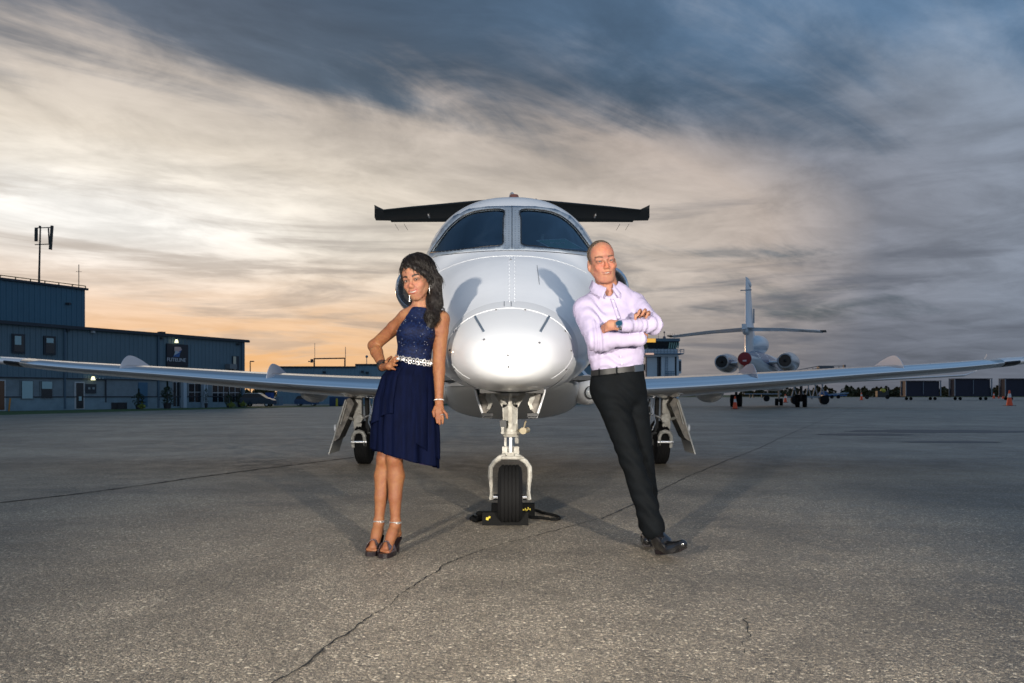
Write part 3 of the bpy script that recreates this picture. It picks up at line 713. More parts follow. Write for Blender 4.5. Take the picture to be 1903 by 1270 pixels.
# main gear
for s_ in (-1, 1):
    c = Vector((s_ * 1.925, 9.84, .28))
    wheel(JET, c, .28, .20)
    X = s_ * 1.98
    q = MB(); q.box((X, 9.72, .70), (.10, .12, .46)); q.bar((X, 9.72, .50), (X, 9.66, .36), .085, .07)
    q.cyl((X - s_ * .02 + .0, 9.58, .60), (X - s_ * .02, 9.70, .60), .062, n=16); leg_ = q.build('gear_leg', M_GREY, JET, True)
    q = MB()
    for dx_ in (-.075, .075): q.bar((X - s_ * .035 + dx_, 9.56, .38), (X - s_ * .035 + dx_, 9.60, .235), .036, .05)
    q.tube([(X - s_ * .035 - .075, 9.56, .37), (X - s_ * .035 - .05, 9.56, .42), (X - s_ * .035, 9.56, .435), (X - s_ * .035 + .05, 9.56, .42), (X - s_ * .035 + .075, 9.56, .37)], .026, 8)
    q.build('gear_clevis', M_GREY, leg_, True)
    q = MB(); q.cyl((X - s_ * .035 - .1, 9.58, .30), (X - s_ * .035 + .1, 9.58, .30), .026, n=14); q.build('axle', M_CHROME, leg_, True)
    q = MB(); q.cyl((X - s_ * .06, 9.6, .60), (X - s_ * .55, 9.7, .78), .014, n=10); q.build('side_brace', M_CHROME, leg_, True)
    q = MB(); q.bar((X - s_ * .12, 9.65, .86), (X - s_ * .14, 9.64, .42), .03, .05); q.tube([(X - s_ * .14, 9.6, .42), (X - s_ * .2, 9.6, .40), (X - s_ * .21, 9.6, .33)], .02); q.box((X - s_ * .25, 9.75, .60), (.10, .12, .30)); q.bar((X - s_ * .2, 9.7, .86), (X - s_ * .35, 9.7, .40), .02); q.build('brake_unit', M_DARK, leg_)
    q = MB(); q.tube([(X - s_ * .17, 9.58, .84), (X - s_ * .19, 9.56, .7), (X - s_ * .16, 9.56, .55), (X - s_ * .2, 9.56, .45)], .009); q.tube([(X - s_ * .22, 9.58, .84), (X - s_ * .2, 9.56, .66), (X - s_ * .24, 9.56, .5)], .007); q.build('brake_hoses', M_CHROME, leg_, True)['kind'] = 'stuff'
    # outboard door, slanting outward
    top = Vector((X + s_ * .10, 9.45, .84)); bot = Vector((X + s_ * .31, 9.45, .155))
    dv = (bot - top); nv = Vector((dv.z, 0, -dv.x)).normalized() * (-1)
    ins = Vector((-s_, 0, 0)); 
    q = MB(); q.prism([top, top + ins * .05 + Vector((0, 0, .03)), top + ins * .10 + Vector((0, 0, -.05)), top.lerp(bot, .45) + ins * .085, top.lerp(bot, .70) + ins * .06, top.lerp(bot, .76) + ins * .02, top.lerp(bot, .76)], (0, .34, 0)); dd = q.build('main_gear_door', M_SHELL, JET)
    q = MB(); q.prism([top + Vector((0, -.01, 0)), bot + Vector((0, -.01, 0)), bot + Vector((s_ * .014, -.01, 0)), top + Vector((s_ * .014, -.01, 0))], (0, .55, 0)); q.build('door_skin', mat('door_skin', (.40, .40, .38), .4), dd)
    q = MB(); q.cyl(top.lerp(bot, .52) + Vector((s_ * .012, .0, 0)), top.lerp(bot, .52) + Vector((s_ * .035, .0, 0)), .045, n=14); q.build('door_stop', PAINT, dd)
    q = MB(); q.bar((X + s_ * .03, 9.55, .585), top.lerp(bot, .32) + Vector((-s_ * .08, 0, 0)), .012, .03); q.bar(top.lerp(bot, .04) + ins * .02 + Vector((0, -.02, 0)), top.lerp(bot, .45) + ins * .03 + Vector((0, -.02, 0)), .02, .01); q.build('door_link', M_GREY, dd)
# chocks
M_CH = mat('chock_rubber', (.005, .005, .005), .8, spec=.15, bump=.3, bscale=60, bdist=.004); M_YL = mat('chock_yellow', (.55, .42, .03), .6)
def chock(px0, px1, yb, pyt, lab):
    Y = CAMZ * FPX / (yb - HOR); a = W(px0, yb, Y); b = W(px1, yb, Y); h = (yb - pyt) * Y / FPX; d_ = .13
    q = MB(); q.prism([(a.x, Y, 0), (a.x, Y + d_, 0), (a.x, Y + d_ - .03, h), (a.x, Y + .03, h)], (b.x - a.x, 0, 0)); o = q.build('wheel_chock', M_CH)
    tag(o, lab, 'chock', 'chocks at the nose wheel'); return o, a, b, Y, h
o1_, a, b, Y, h = chock(896, 982, 977, 954, 'black rubber chock in front of the nose wheel, nearest the camera')
q = MB(); q.box((a.x + .035, Y + .012, .045), (.018, .006, .02)); q.box((a.x + .05, Y + .014, .055), (.012, .006, .014)); q.build('yellow_mark', M_YL, o1_)
o2_, a, b, Y2, h = chock(913, 994, 961, 938, 'black rubber chock behind the nose wheel with yellow marks on its right end')
q = MB()
for k, (dx_, dz_) in enumerate(((0, 0), (.014, .004), (.026, -.002), (.036, .012), (.05, .004))): q.box((b.x - .085 + dx_, Y2 + .016, .05 + dz_), (.009, .006, .012 + .005 * (k % 2)))
q.build('yellow_mark', M_YL, o2_)
q = MB(); pts = [(982, 964), (1005, 966), (1030, 969), (1040, 967), (1032, 962), (1010, 957), (992, 952)]
q.tube([W(x, y, CAMZ * FPX / (y - HOR)) + Vector((0, 0, .014)) for x, y in smooth_poly(pts, 5)[:-5]], .011, 8); tag(q.build('chock_rope', M_CH, None, True), 'black rope looping to the right of the nose wheel chocks', 'rope')
q = MB(); q.tube([W(x, y, CAMZ * FPX / (y - HOR)) + Vector((0, 0, .016)) for x, y in ((897, 966), (888, 968), (880, 965), (876, 968), (884, 972), (895, 968))], .016, 7); q.ball(W(892, 960, 5.4) + Vector((0, 0, .02)), (.03, .02, .02)); tag(q.build('rope_knot', M_CH, None, True), 'knotted black rope end left of the front chock', 'rope')
# ================================================================ background
def G(px, py):
    Y = CAMZ * FPX / (py - HOR); return Vector(((px - 951.5) * Y / FPX, Y, 0))
# grass verge along the buildings on the left, meadow at the far right
M_GR = mat('grass', (.045, .085, .02), .9, var=.4, vscale=3, bump=.6, bscale=8, bdist=.05)
vg = [G(-700, 782), G(0, 772), G(300, 763), G(640, 755.5), G(1100, 752), G(1100, 748), G(300, 757), G(-700, 766)]
q = MB(); q.add([Vector((p.x, p.y, .006)) for p in vg], [tuple(range(len(vg)))]); tag(q.build('grass_verge', M_GR), kind='structure')
q = MB(); q.add([(20, 265, .02), (900, 265, .02), (900, 2500, .02), (-1200, 2500, .02), (-1200, 420, .02)], [(0, 1, 2, 3, 4)]); tag(q.build('meadow', mat('meadow', (.10, .115, .04), .95, var=.35, vscale=.05)), kind='structure')
# ---- terminal building on the left
A = Vector((-27.9, 41.0, 0)); B = Vector((-19.72, 55.6, 0)); U = (B - A).normalized(); NRM = Vector((U.y, -U.x, 0))
M_CLAD = mat('blue_cladding', (.090, .158, .210), .45, var=.06, vscale=.4)
M_CLADD = mat('dark_trim', (.015, .025, .04), .5)
M_BLOCK = mat('grey_block', (.17, .22, .26), .85, var=.12, vscale=2)
M_GLS = mat('dark_glass', (.012, .016, .022), .08, spec=.7)
M_BLIND = mat('blind', (.32, .47, .52), .7)
M_FRM = mat('white_frame', (.42, .46, .50), .5)
def onwall(px, off=0.0, a=None):
    a = A if a is None else a; k = (px - 951.5) / FPX   # X = k Y
    # a + t U : ax + t ux = k (ay + t uy)
    a = a + NRM * off; t_ = (k * a.y - a.x) / (U.x - k * U.y); return a + U * t_
def zat(px, py, off=0.0, a=None):
    p = onwall(px, off, a); return CAMZ + (HOR - py) * p.y / FPX
def wallbox(q, x0, y0, x1, y1, d=.06, off=0.0, a=None):
    p0 = onwall(x0, 0, a); p1 = onwall(x1, 0, a); xm = (x0 + x1) / 2; zt_ = zat(xm, y0, 0, a); zb_ = zat(xm, y1, 0, a)
    q.prism([p0 + NRM * off + Vector((0, 0, zb_)), p1 + NRM * off + Vector((0, 0, zb_)), p1 + NRM * off + Vector((0, 0, zt_)), p0 + NRM * off + Vector((0, 0, zt_))], NRM * d); return q
TB = thing('terminal_building', 'long blue ribbed-metal building with signboard over its entrance, on the left', 'building', tuple((A + B) / 2))
L0 = A - U * 16; HB = 4.92; LEN = (B - L0).length
def ribwall(q, p0, u, L, z0, z1, nrm, pitch=.30, d=.035):
    pts = []; t_ = 0
    while t_ < L:
        for f_, dd in ((0, 0), (.60, 0), (.68, d), (.92, d)):
            if t_ + f_ * pitch <= L: pts.append(p0 + u * (t_ + f_ * pitch) + nrm * dd)
        t_ += pitch
    pts.append(p0 + u * L)
    n = len(pts); q.add([p + Vector((0, 0, z0)) for p in pts] + [p + Vector((0, 0, z1)) for p in pts], [(i, i + 1, n + i + 1, n + i) for i in range(n - 1)])
q = MB(); ribwall(q, L0, U, LEN, 1.88, HB, NRM); q.add([B + Vector((0, 0, 0)), B + Vector((0, 0, HB)), B - NRM * 18 + Vector((0, 0, HB)), B - NRM * 18], [(0, 1, 2, 3)])
q.build('cladding', M_CLAD, TB)
q = MB(); q.prism([L0 + NRM * -.02, B + NRM * -.02, B + NRM * -.02 + Vector((0, 0, .78)), L0 + NRM * -.02 + Vector((0, 0, .78))], NRM * .10); q.build('block_base', mat('block_light', (.17, .25, .31), .85, var=.12, vscale=2), TB)
q = MB(); q.prism([L0 + Vector((0, 0, .74)), B + Vector((0, 0, .74)), B + Vector((0, 0, 1.9)), L0 + Vector((0, 0, 1.9))], NRM * .03); q.build('block_wall', M_BLOCK, TB)
q = MB(); 
for z in (.78, 1.86): q.prism([L0 + Vector((0, 0, z - .03)), B + Vector((0, 0, z - .03)), B + Vector((0, 0, z + .03)), L0 + Vector((0, 0, z + .03))], NRM * .12)
q.build('string_course', M_CLADD, TB)
q = MB(); q.prism([L0 + Vector((0, 0, HB - .16)), B + U * .25 + Vector((0, 0, HB - .16)), B + U * .25 + Vector((0, 0, HB)), L0 + Vector((0, 0, HB))], NRM * .25); q.build('eaves', M_CLADD, TB)
q = MB(); q.prism([L0 + Vector((0, 0, HB - .02)) + NRM * .2, B + U * .2 + Vector((0, 0, HB - .02)) + NRM * .2, B + U * .2 - NRM * 20 + Vector((0, 0, HB + .02)), L0 - NRM * 20 + Vector((0, 0, HB + .02))], (0, 0, .05)); q.build('roof', M_CLADD, TB)
q = MB(); wallbox(q, 296, 617, 304, 622, .4, -.2); q.build('roof_step', M_CLADD, TB)
for x in (119, 293, 449):
    q = MB(); wallbox(q, x - 1.6, {119: 610, 293: 624, 449: 636}[x], x + 1.6, {119: 760, 293: 758, 449: 756}[x], .10, .02); q.build('downpipe', mat('downpipe', (.05, .10, .15), .5), TB)
for (x0, y0, x1, y1, bl) in ((21, 621, 45, 657, .45), (80, 625, 102, 660, .25)):
    q = MB(); wallbox(q, x0, y0, x1, y1, .07, .03); w1 = q.build('window', M_CLADD, TB)
    q = MB(); wallbox(q, x0 + 3, y0 + 3, x1 - 3, y1 - 3, .02, .105); q.build('pane', M_GLS, w1)
    q = MB(); wallbox(q, x0 + 4, y0 + 4, x1 - (8 if bl > .3 else 5), y0 + 4 + (y1 - y0) * bl, .01, .13); q.build('blind', M_BLIND, w1)
for (x0, y0, x1, y1, bl) in ((38, 708, 59, 741, 1.0), (75, 709, 95, 740, .45)):
    q = MB(); wallbox(q, x0 - 2, y0 - 1, x1 + 2, y1 + 2, .07, .03); w1 = q.build('window', mat('sill_grey', (.13, .17, .20), .6), TB)
    q = MB(); wallbox(q, x0, y0, x1, y1, .02, .105); q.build('pane', M_GLS, w1)
    q = MB(); wallbox(q, x0 + .5, y0 + .5, x1 - .5, y0 + (y1 - y0) * bl, .01, .13); q.build('blind', M_BLIND, w1)
q = MB(); wallbox(q, 137, 710, 155.5, 760.5, .06, .03); dr = q.build('door', M_FRM, TB)
q = MB(); wallbox(q, 140, 712, 153, 759, .03, .10); q.build('door_leaf', M_GLS, dr)
q = MB(); wallbox(q, 144, 737, 149, 745, .01, .135); q.build('notice', M_BLIND, dr)
q = MB(); wallbox(q, -8, 706, 9, 764, .06, .03); dr = q.build('door', M_FRM, TB)
q = MB(); wallbox(q, -6, 708, 6, 762, .03, .10); q.build('door_leaf', mat('orange_reflection_glass', (.10, .04, .015), .12, spec=.8), dr)  # orange reflection tinted into the door glass colour
q = MB(); wallbox(q, 256, 711, 273, 757, .05, .03); q.build('door', mat('blue_door', (.04, .12, .21), .5), TB)
q = MB(); wallbox(q, 158, 714, 177.5, 731, .04, .04); pq = q.build('notice_board', M_CLADD, TB)
q = MB(); wallbox(q, 162, 720, 166, 724, .01, .09); wallbox(q, 170, 720, 174, 724, .01, .09); q.build('notice', mat('note', (.2, .26, .3), .7), pq)
# wall lamps (lit in the photograph)
M_LIT = mat('lamp_glow', (.9, .9, .6), .5, emit=(1.0, .95, .55), estr=1.6)
for (x, y) in ((173, 703), (328, 634)):
    p = onwall(x, .28); z = CAMZ + (HOR - y) * p.y / FPX; q = MB(); q.cyl(p + Vector((0, 0, z + .1)), p + Vector((0, 0, z - .12)), .07, .13, 10); lm = q.build('wall_lamp', M_LIT, TB)
    q = MB(); q.tube([onwall(x, .03) + Vector((0, 0, z + .12)), p + Vector((0, 0, z + .2)), p + Vector((0, 0, z + .1))], .03); q.build('lamp_arm', M_CLADD, lm)
q = MB(); p = onwall(185, .15)
for x in (179, 185, 191): 
    c = onwall(x, .15); q.ball(c + Vector((0, 0, zat(x, 703.5))), .045, 8, 6)
q.build('spot_lamps', mat('spot', (.35, .45, .5), .3), TB)
q = MB(); wallbox(q, 170, 704.5, 196, 706.5, .1, .05); wallbox(q, 194, 706, 196, 748, .06, .05); q.build('conduit', M_CLADD, TB)
# signboard
q = MB(); wallbox(q, 308, 640, 347.5, 681, .09, .04); SG = q.build('signboard', mat('sign_navy', (.006, .010, .022), .4), TB)
p = onwall(328, .14); mw = Matrix.Translation(Vector((p.x, p.y, zat(328, 669.5)))) @ Matrix((U, Vector((0, 0, 1)), U.cross(Vector((0, 0, 1))))).transposed().to_4x4()
text_mesh('sign_lettering', 'FLITELINE', .335, mat('sign_white', (.55, .60, .68), .5), SG, mw, .01)
def wp(x, y, off=.145): pp = onwall(x, off); return Vector((pp.x, pp.y, CAMZ + (HOR - y) * pp.y / FPX))
q = MB(); q.prism([wp(324, 645), wp(335, 645), wp(338, 650), wp(333, 656), wp(324, 653)], NRM * .01); q.build('sign_emblem', mat('emblem_pale', (.50, .38, .38), .5), SG)
q = MB(); q.prism([wp(338, 650, .15), wp(335, 655, .15), wp(333, 664, .15), wp(321, 663, .15), wp(328, 657, .15)], NRM * .01); q.build('sign_emblem', mat('emblem_blue', (.04, .12, .35), .5), SG)
q = MB(); q.prism([wp(326, 652, .16), wp(334, 655, .16), wp(323, 661, .16)], NRM * .01); q.build('sign_emblem', mat('emblem_grey', (.42, .50, .60), .5), SG)
# entrance with columns and shopfront glazing
for (x0, x1) in ((334, 340), (372, 379)):
    q = MB(); wallbox(q, x0, 708, x1, 758, .3, .10); q.build('column', mat('column_white', (.36, .44, .52), .6), TB)
def glazed(x0, y0, x1, y1, nx, rails):
    q = MB(); wallbox(q, x0, y0, x1, y1, .04, .03); f_ = q.build('shop_window', M_FRM, TB)
    xs_ = np.linspace(x0, x1, nx + 1); ys_ = [y0] + rails + [y1]
    for i in range(nx):
        for j in range(len(ys_) - 1):
            q = MB(); wallbox(q, xs_[i] + .7, ys_[j] + .7, xs_[i + 1] - .7, ys_[j + 1] - .7, .01, .08); q.build('pane', M_GLS, f_)
glazed(320, 710, 333, 756, 2, []); glazed(349, 713, 372, 748, 2, [729]); glazed(393, 715, 446, 748, 5, [730])
q = MB(); wallbox(q, 431, 662, 443, 688, .05, .03); w1 = q.build('window', M_CLADD, TB); q = MB(); wallbox(q, 432, 663, 437, 687, .01, .09); q.build('blind', mat('warm_blind', (.55, .52, .42), .6), w1)
q = MB(); wallbox(q, 418, 677, 431, 686, .5, .03); q.build('balcony_unit', mat('unit', (.16, .18, .2), .5), TB)
for (x, y) in ((125, 614), (300, 629), (443, 640), (173, 617)):
    p = onwall(x, .12); q = MB(); q.box(p + Vector((0, 0, CAMZ + (HOR - y) * p.y / FPX)), (.18, .18, .14)); q.build('wall_fitting', M_CLADD if x != 173 else mat('cam_white', (.4, .45, .5), .5), TB)
# upper block
A2 = A - NRM * 6.0; B2p = onwall(158, 0, A2); HU = CAMZ + (HOR - 536.5) * B2p.y / FPX
UB = thing('hangar_block', 'taller blue windowless hangar block with flat roof at the far left', 'building', tuple(B2p))
q = MB(); ribwall(q, A2 - U * 22, U, (B2p - (A2 - U * 22)).length, 4.0, HU, NRM, .34, .04); q.add([B2p + Vector((0, 0, 0)), B2p + Vector((0, 0, HU)), B2p - NRM * 16 + Vector((0, 0, HU)), B2p - NRM * 16], [(0, 1, 2, 3)]); q.build('cladding', mat('blue_cladding_deep', (.045, .135, .205), .45, var=.06, vscale=.4), UB)
q = MB(); q.prism([A2 - U * 22 + Vector((0, 0, HU - .12)), B2p + U * .15 + Vector((0, 0, HU - .12)), B2p + U * .15 + Vector((0, 0, HU + .02)), A2 - U * 22 + Vector((0, 0, HU + .02))], NRM * .16); q.prism([A2 - U * 22 + Vector((0, 0, HU)), B2p + U * .1 + Vector((0, 0, HU)), B2p + U * .1 - NRM * 16 + Vector((0, 0, HU)), A2 - U * 22 - NRM * 16 + Vector((0, 0, HU))], (0, 0, .04)); q.build('roof', M_CLADD, UB)
q = MB(); a_ = A2 - U * 22 + NRM * .05; b_ = B2p + NRM * .05
q.bar(a_ + Vector((0, 0, HU + .16)), b_ + Vector((0, 0, HU + .16)), .05)
n = 34
for k in range(n + 1): q.bar(a_.lerp(b_, k / n) + Vector((0, 0, HU)), a_.lerp(b_, k / n) + Vector((0, 0, HU + .16)), .05)
q.build('roof_rail', mat('rail_gold', (.30, .20, .08), .4, .3), UB)
p = onwall(127, .1, A2); q = MB(); q.box(p + Vector((0, 0, zat(127, 565, 0, A2))), (.25, .25, .12)); q.build('wall_fitting', M_CLADD, UB)
# masts on the roof
p = onwall(71, -.3, A2); sc_ = p.y / FPX
def mp(x, y, d=0.0): return Vector(((x - 951.5) * sc_, p.y + d, CAMZ + (HOR - y) * sc_))
AM = thing('cell_mast', 'tall cellular antenna mast with two panels on the far-left roof', 'mast', tuple(mp(71, 540)))
M_MAST = mat('mast_dark', (.035, .035, .03), .6)
q = MB(); q.tube([mp(70, 543), mp(72, 540), mp(72.5, 530), mp(73, 500), mp(75, 421)], [.06, .06, .07, .06, .045], 8); q.build('pole', M_MAST, AM)
q = MB(); q.bar(mp(66, 424), mp(95, 423), .05); q.bar(mp(65, 455), mp(92, 454), .05); q.bar(mp(74, 424), mp(74.5, 420), .1); q.build('crossarm', M_MAST, AM)
q = MB(); q.prism([mp(92, 464, -.1), mp(96.5, 465, -.1), mp(99.5, 420, -.1), mp(95.5, 420, -.1)], (0, .12, 0)); q.build('antenna_panel', M_MAST, AM)
q = MB(); q.prism([mp(65.5, 449, -.1), mp(70, 449, -.1), mp(70.3, 424, -.1), mp(66, 424, -.1)], (0, .12, 0)); q.build('antenna_panel', M_MAST, AM)
q = MB(); q.bar(mp(90, 424), mp(91.5, 455), .06); q.build('bracket', M_MAST, AM)
p = onwall(146.5, -1, A2); sc_ = p.y / FPX
q = MB(); q.tube([mp(146.5, 536), mp(146.5, 492)], .025, 6); q.bar(mp(141, 505), mp(152, 505), .02); tag(q.build('whip_aerial', M_MAST), 'thin whip aerial on the right end of the hangar roof', 'aerial')
# things standing along the building
def ground_at(px, py): return G(px, py)
def shrub(px, pyb, wpx, hpx, lab, name='shrub', m=None, seed=0, pot=True):
    b = G(px, pyb); s_ = b.y / FPX; r = wpx * s_ / 2; h = hpx * s_; rr = np.random.default_rng(seed + 50)
    t_ = thing(name, lab, 'shrub', tuple(b))
    vs = []; fs = []
    for k in range(420):
        u = rr.random() ** .8; a = rr.random() * 6.283; prof = math.sin(min(1, u * 1.15 + .12) * math.pi) ** .6
        q_ = r * prof * (.35 + .75 * rr.random()) * (1 + .25 * math.sin(a * 3 + u * 9))
        c = b + Vector((math.cos(a) * q_, math.sin(a) * q_, h * (.16 + .84 * u)))
        d1 = Vector(rr.normal(0, 1, 3)).normalized() * r * .17; d2 = Vector(rr.normal(0, 1, 3)).normalized() * r * .13
        i = len(vs); vs += [c - d1, c + d2, c + d1, c - d2]; fs.append((i, i + 1, i + 2, i + 3))
    link_mesh('foliage', vs, fs, m or mat('dark_foliage', (.018, .035, .018), .8, var=.4, vscale=6), t_)
    q = MB(); q.cyl(b + Vector((0, 0, 0)), b + Vector((0, 0, h * .6)), r * .12, n=6); q.build('stem', M_DARK, t_)
    if pot: q = MB(); q.cyl(b, b + Vector((0, 0, h * .2)), r * .45, r * .6, 14); q.build('pot', mat('pot', (.02, .022, .03), .6), t_)
    return t_
shrub(258, 761, 20, 38, 'dark clipped shrub in front of the blue door', seed=1)
shrub(311, 760, 24, 52, 'tall dark potted shrub left of the entrance glazing', seed=2)
shrub(383, 758.5, 11, 45, 'narrow dark columnar shrub right of the second white column', seed=3)
shrub(425, 758, 15, 30, 'small dark shrub under the wide shop window', seed=4)
shrub(446, 757, 15, 30, 'small dark shrub at the right corner of the building', seed=5)
M_YG = mat('yellow_foliage', (.16, .20, .03), .8, var=.4, vscale=6)
for k, (x, yb, lab) in enumerate(((264, 761.5, 'yellow-green plant at the foot of the shrub by the blue door'), (430, 759, 'yellow-green plant under the wide shop window'), (452, 758, 'yellow-green plant at the right corner of the building'))):
    shrub(x, yb, 13, 13, lab, 'low_plant', M_YG, 20 + k, False)
M_RED = mat('hydrant_red', (.55, .02, .02), .45)
for (x, yb, hp, lab) in ((21, 764, 21, 'red covered stand beside the far-left door'), (345, 758, 16, 'red standpipe beside the white entrance column')):
    b = G(x, yb); s_ = b.y / FPX; t_ = thing('standpipe', lab, 'hydrant', tuple(b)); h = hp * s_
    q = MB(); q.lathe([(.11, 0), (.12, h * .2), (.10, h * .55), (.12, h * .75), (.09, h * .92), (.02, h)], 12, b); q.build('body', M_RED, t_, True)
    q = MB(); q.cyl(b + Vector((-.17, 0, h * .45)), b + Vector((.17, 0, h * .45)), .05, n=8); q.build('outlet', M_RED, t_)
q = MB(); b = G(16.5, 764.5); q.bar(b, b + Vector((.08, 0, .72)), .05); tag(q.build('marker_post', mat('orange_post', (.6, .25, .03), .5), None), 'orange marker post left of the red covered stand', 'post')
b = G(220, 761); AC = thing('air_conditioner', 'black twin air conditioning unit on the ground against the wall', 'air conditioner', tuple(b)); s_ = b.y / FPX
for dx_ in (-.26, .24):
    q = MB(); q.box(b + Vector((dx_, 0, .22)), (.42, .35, .40)); q.build('casing', mat('ac', (.02, .022, .03), .5), AC)
q = MB(); q.box(b + Vector((-.02, -.18, .22)), (.03, .02, .4)); q.build('divider', M_DARK, AC)
def lamp_post(px, pyb, pyt, arm, lab):
    b = G(px, pyb); s_ = b.y / FPX; top = b + Vector((0, 0, CAMZ + (HOR - pyt) * s_)); t_ = thing('lamp_post', lab, 'lamp post', tuple(b))
    q = MB(); q.cyl(b, top, .09, .06, 8); q.build('pole', M_MAST, t_); q = MB(); q.box(top + Vector((arm / 2, 0, 0)), (abs(arm), .2, .12)); q.build('lamp_head', M_MAST, t_)
lamp_post(465, 748, 672, .45, 'thin lamp post rising behind the wing beyond the blue building')
# parked cars (far)
def far_car(px, pyb, Lm, body, roofm, lab, rz=0.0, h=1.45):
    b = G(px, pyb); t_ = thing('parked_car', lab, 'car', tuple(b)); k = Lm / 4.6
    def T(x, y, z): v = Matrix.Rotation(rz, 3, 'Z') @ Vector((x * k, y * k, z * h / 1.45)); return b + v
    prof = [(-2.25, .35), (-2.3, .75), (-2.2, .95), (-1.2, 1.0), (1.0, 1.02), (1.9, .88), (2.25, .72), (2.28, .35)]
    q = MB(); q.prism([T(x, -.88, z) for x, z in prof], Matrix.Rotation(rz, 3, 'Z') @ Vector((0, 1.76 * k, 0))); q.build('body', body, t_)
    cab = [(-2.1, .96), (-1.75, 1.36), (-1.3, 1.43), (.1, 1.43), (.45, 1.36), (1.25, .99)]
    q = MB(); q.prism([T(x, -.76, z) for x, z in cab], Matrix.Rotation(rz, 3, 'Z') @ Vector((0, 1.52 * k, 0))); q.build('cabin_glass', M_GLS, t_)
    q = MB(); q.prism([T(x, -.78, z) for x, z in ((-1.78, 1.37), (-1.3, 1.455), (.1, 1.455), (.48, 1.37), (.1, 1.41), (-1.3, 1.41))], Matrix.Rotation(rz, 3, 'Z') @ Vector((0, 1.56 * k, 0))); q.build('roof', roofm, t_)
    for x in (-1.42, 1.42):
        for y in (-.86, .70):
            q = MB(); q.cyl(T(x, y, .32), T(x, y + .18, .32), .33 * k, n=16); w_t = q.build('tyre', M_RUB, t_); q = MB(); q.cyl(T(x, y - .01, .32), T(x, y, .32), .19 * k, n=12); q.build('hubcap', mat('hub', (.5, .52, .54), .3, .6), w_t)
    q = MB(); q.box(T(-2.27, -.6, .82), (.06 * k, .3 * k, .14 * k)); q.build('tail_light', mat('tail_red', (.5, .02, .03), .3), t_)
    q = MB(); q.box(T(2.2, -.62, .72), (.1 * k, .28 * k, .12 * k)); q.build('headlight', mat('headl', (.6, .62, .64), .2), t_)
    return t_
far_car(480, 757.5, 2.35, mat('car_navy', (.01, .03, .055), .25, coat=.5), mat('car_roof_white', (.6, .62, .62), .3), 'dark blue car with white roof parked beside the building corner', 0, 1.02)
far_car(570, 756.3, 1.7, mat('car_blue', (.02, .06, .14), .3), mat('car_roof_blue', (.05, .1, .2), .3), 'small blue car far behind the left wing fairing', 0, .85)
# ---- second building
B2 = thing('low_terminal', 'low pale blue ribbed-metal building behind the left wing', 'building', (-22, 74, 0))
def bx2(q, x0, y0, x1, y1, Y, d): q.prism([W(x0, y1, Y), W(x1, y1, Y), W(x1, y0, Y), W(x0, y0, Y)], (0, d, 0))
Yb = 74.0; gz = HOR + CAMZ * FPX / Yb
q = MB(); a_ = Vector((W(515, 0, Yb).x, Yb, 0)); ribwall(q, a_, Vector((1, 0, 0)), W(660, 0, Yb).x - a_.x, 0, CAMZ + (HOR - 683) * Yb / FPX, Vector((0, -1, 0)), .45, .06)
q.build('cladding', mat('pale_clad', (.17, .27, .34), .5, var=.06, vscale=.3), B2)
q = MB(); a2_ = Vector((W(660, 0, Yb).x, Yb, 0)); ribwall(q, a2_, Vector((1, 0, 0)), W(1102, 0, Yb).x - a2_.x, 0, CAMZ + (HOR - 678.5) * Yb / FPX, Vector((0, -1, 0)), .45, .06)
q.build('cladding', MATS['pale_clad'], B2)
q = MB(); bx2(q, 513, 681, 661, 684, Yb - .12, 9); bx2(q, 660, 676.5, 1104, 679.5, Yb - .12, 9); q.build('roof', M_CLADD, B2)
q = MB(); bx2(q, 1060, 700, 1104, 706, Yb - .3, .2); q.build('white_fascia', mat('fascia', (.6, .62, .64), .5), B2)
for (x, y) in ((602, 692), (673, 691), (682, 693)):
    q = MB(); bx2(q, x - 2.5, y - 2, x + 2.5, y + 2, Yb - .3, .2); q.build('wall_vent', M_CLADD, B2)
q = MB(); bx2(q, 493, 730, 504, 741, 66, .8); tag(q.build('blue_container', mat('blue_box', (.02, .06, .26), .5)), 'small blue container behind the dark car with white roof', 'container')
q = MB(); bx2(q, 512, 737, 518, 757, 64, 1.2); bx2(q, 508, 740, 511, 757, 64, 1); tag(q.build('electrical_cabinet', mat('cabinet', (.14, .2, .26), .5)), 'grey electrical cabinets right of the dark car with white roof', 'cabinet')
q = MB(); bx2(q, 612, 738, 650, 755.5, 60, 2.0); q.box(W(631, 747, 59.9), (.9, .1, .5)); tag(q.build('blue_skip', mat('blue_skip', (.015, .05, .13), .5)), 'dark blue skip under the left wing by the gear door', 'container')
q = MB(); bx2(q, 624, 741, 627.5, 755.5, 59.6, .1); tag(q.build('yellow_bollard', mat('bollard', (.5, .42, .03), .5)), 'yellow bollard in front of the dark blue skip', 'bollard')
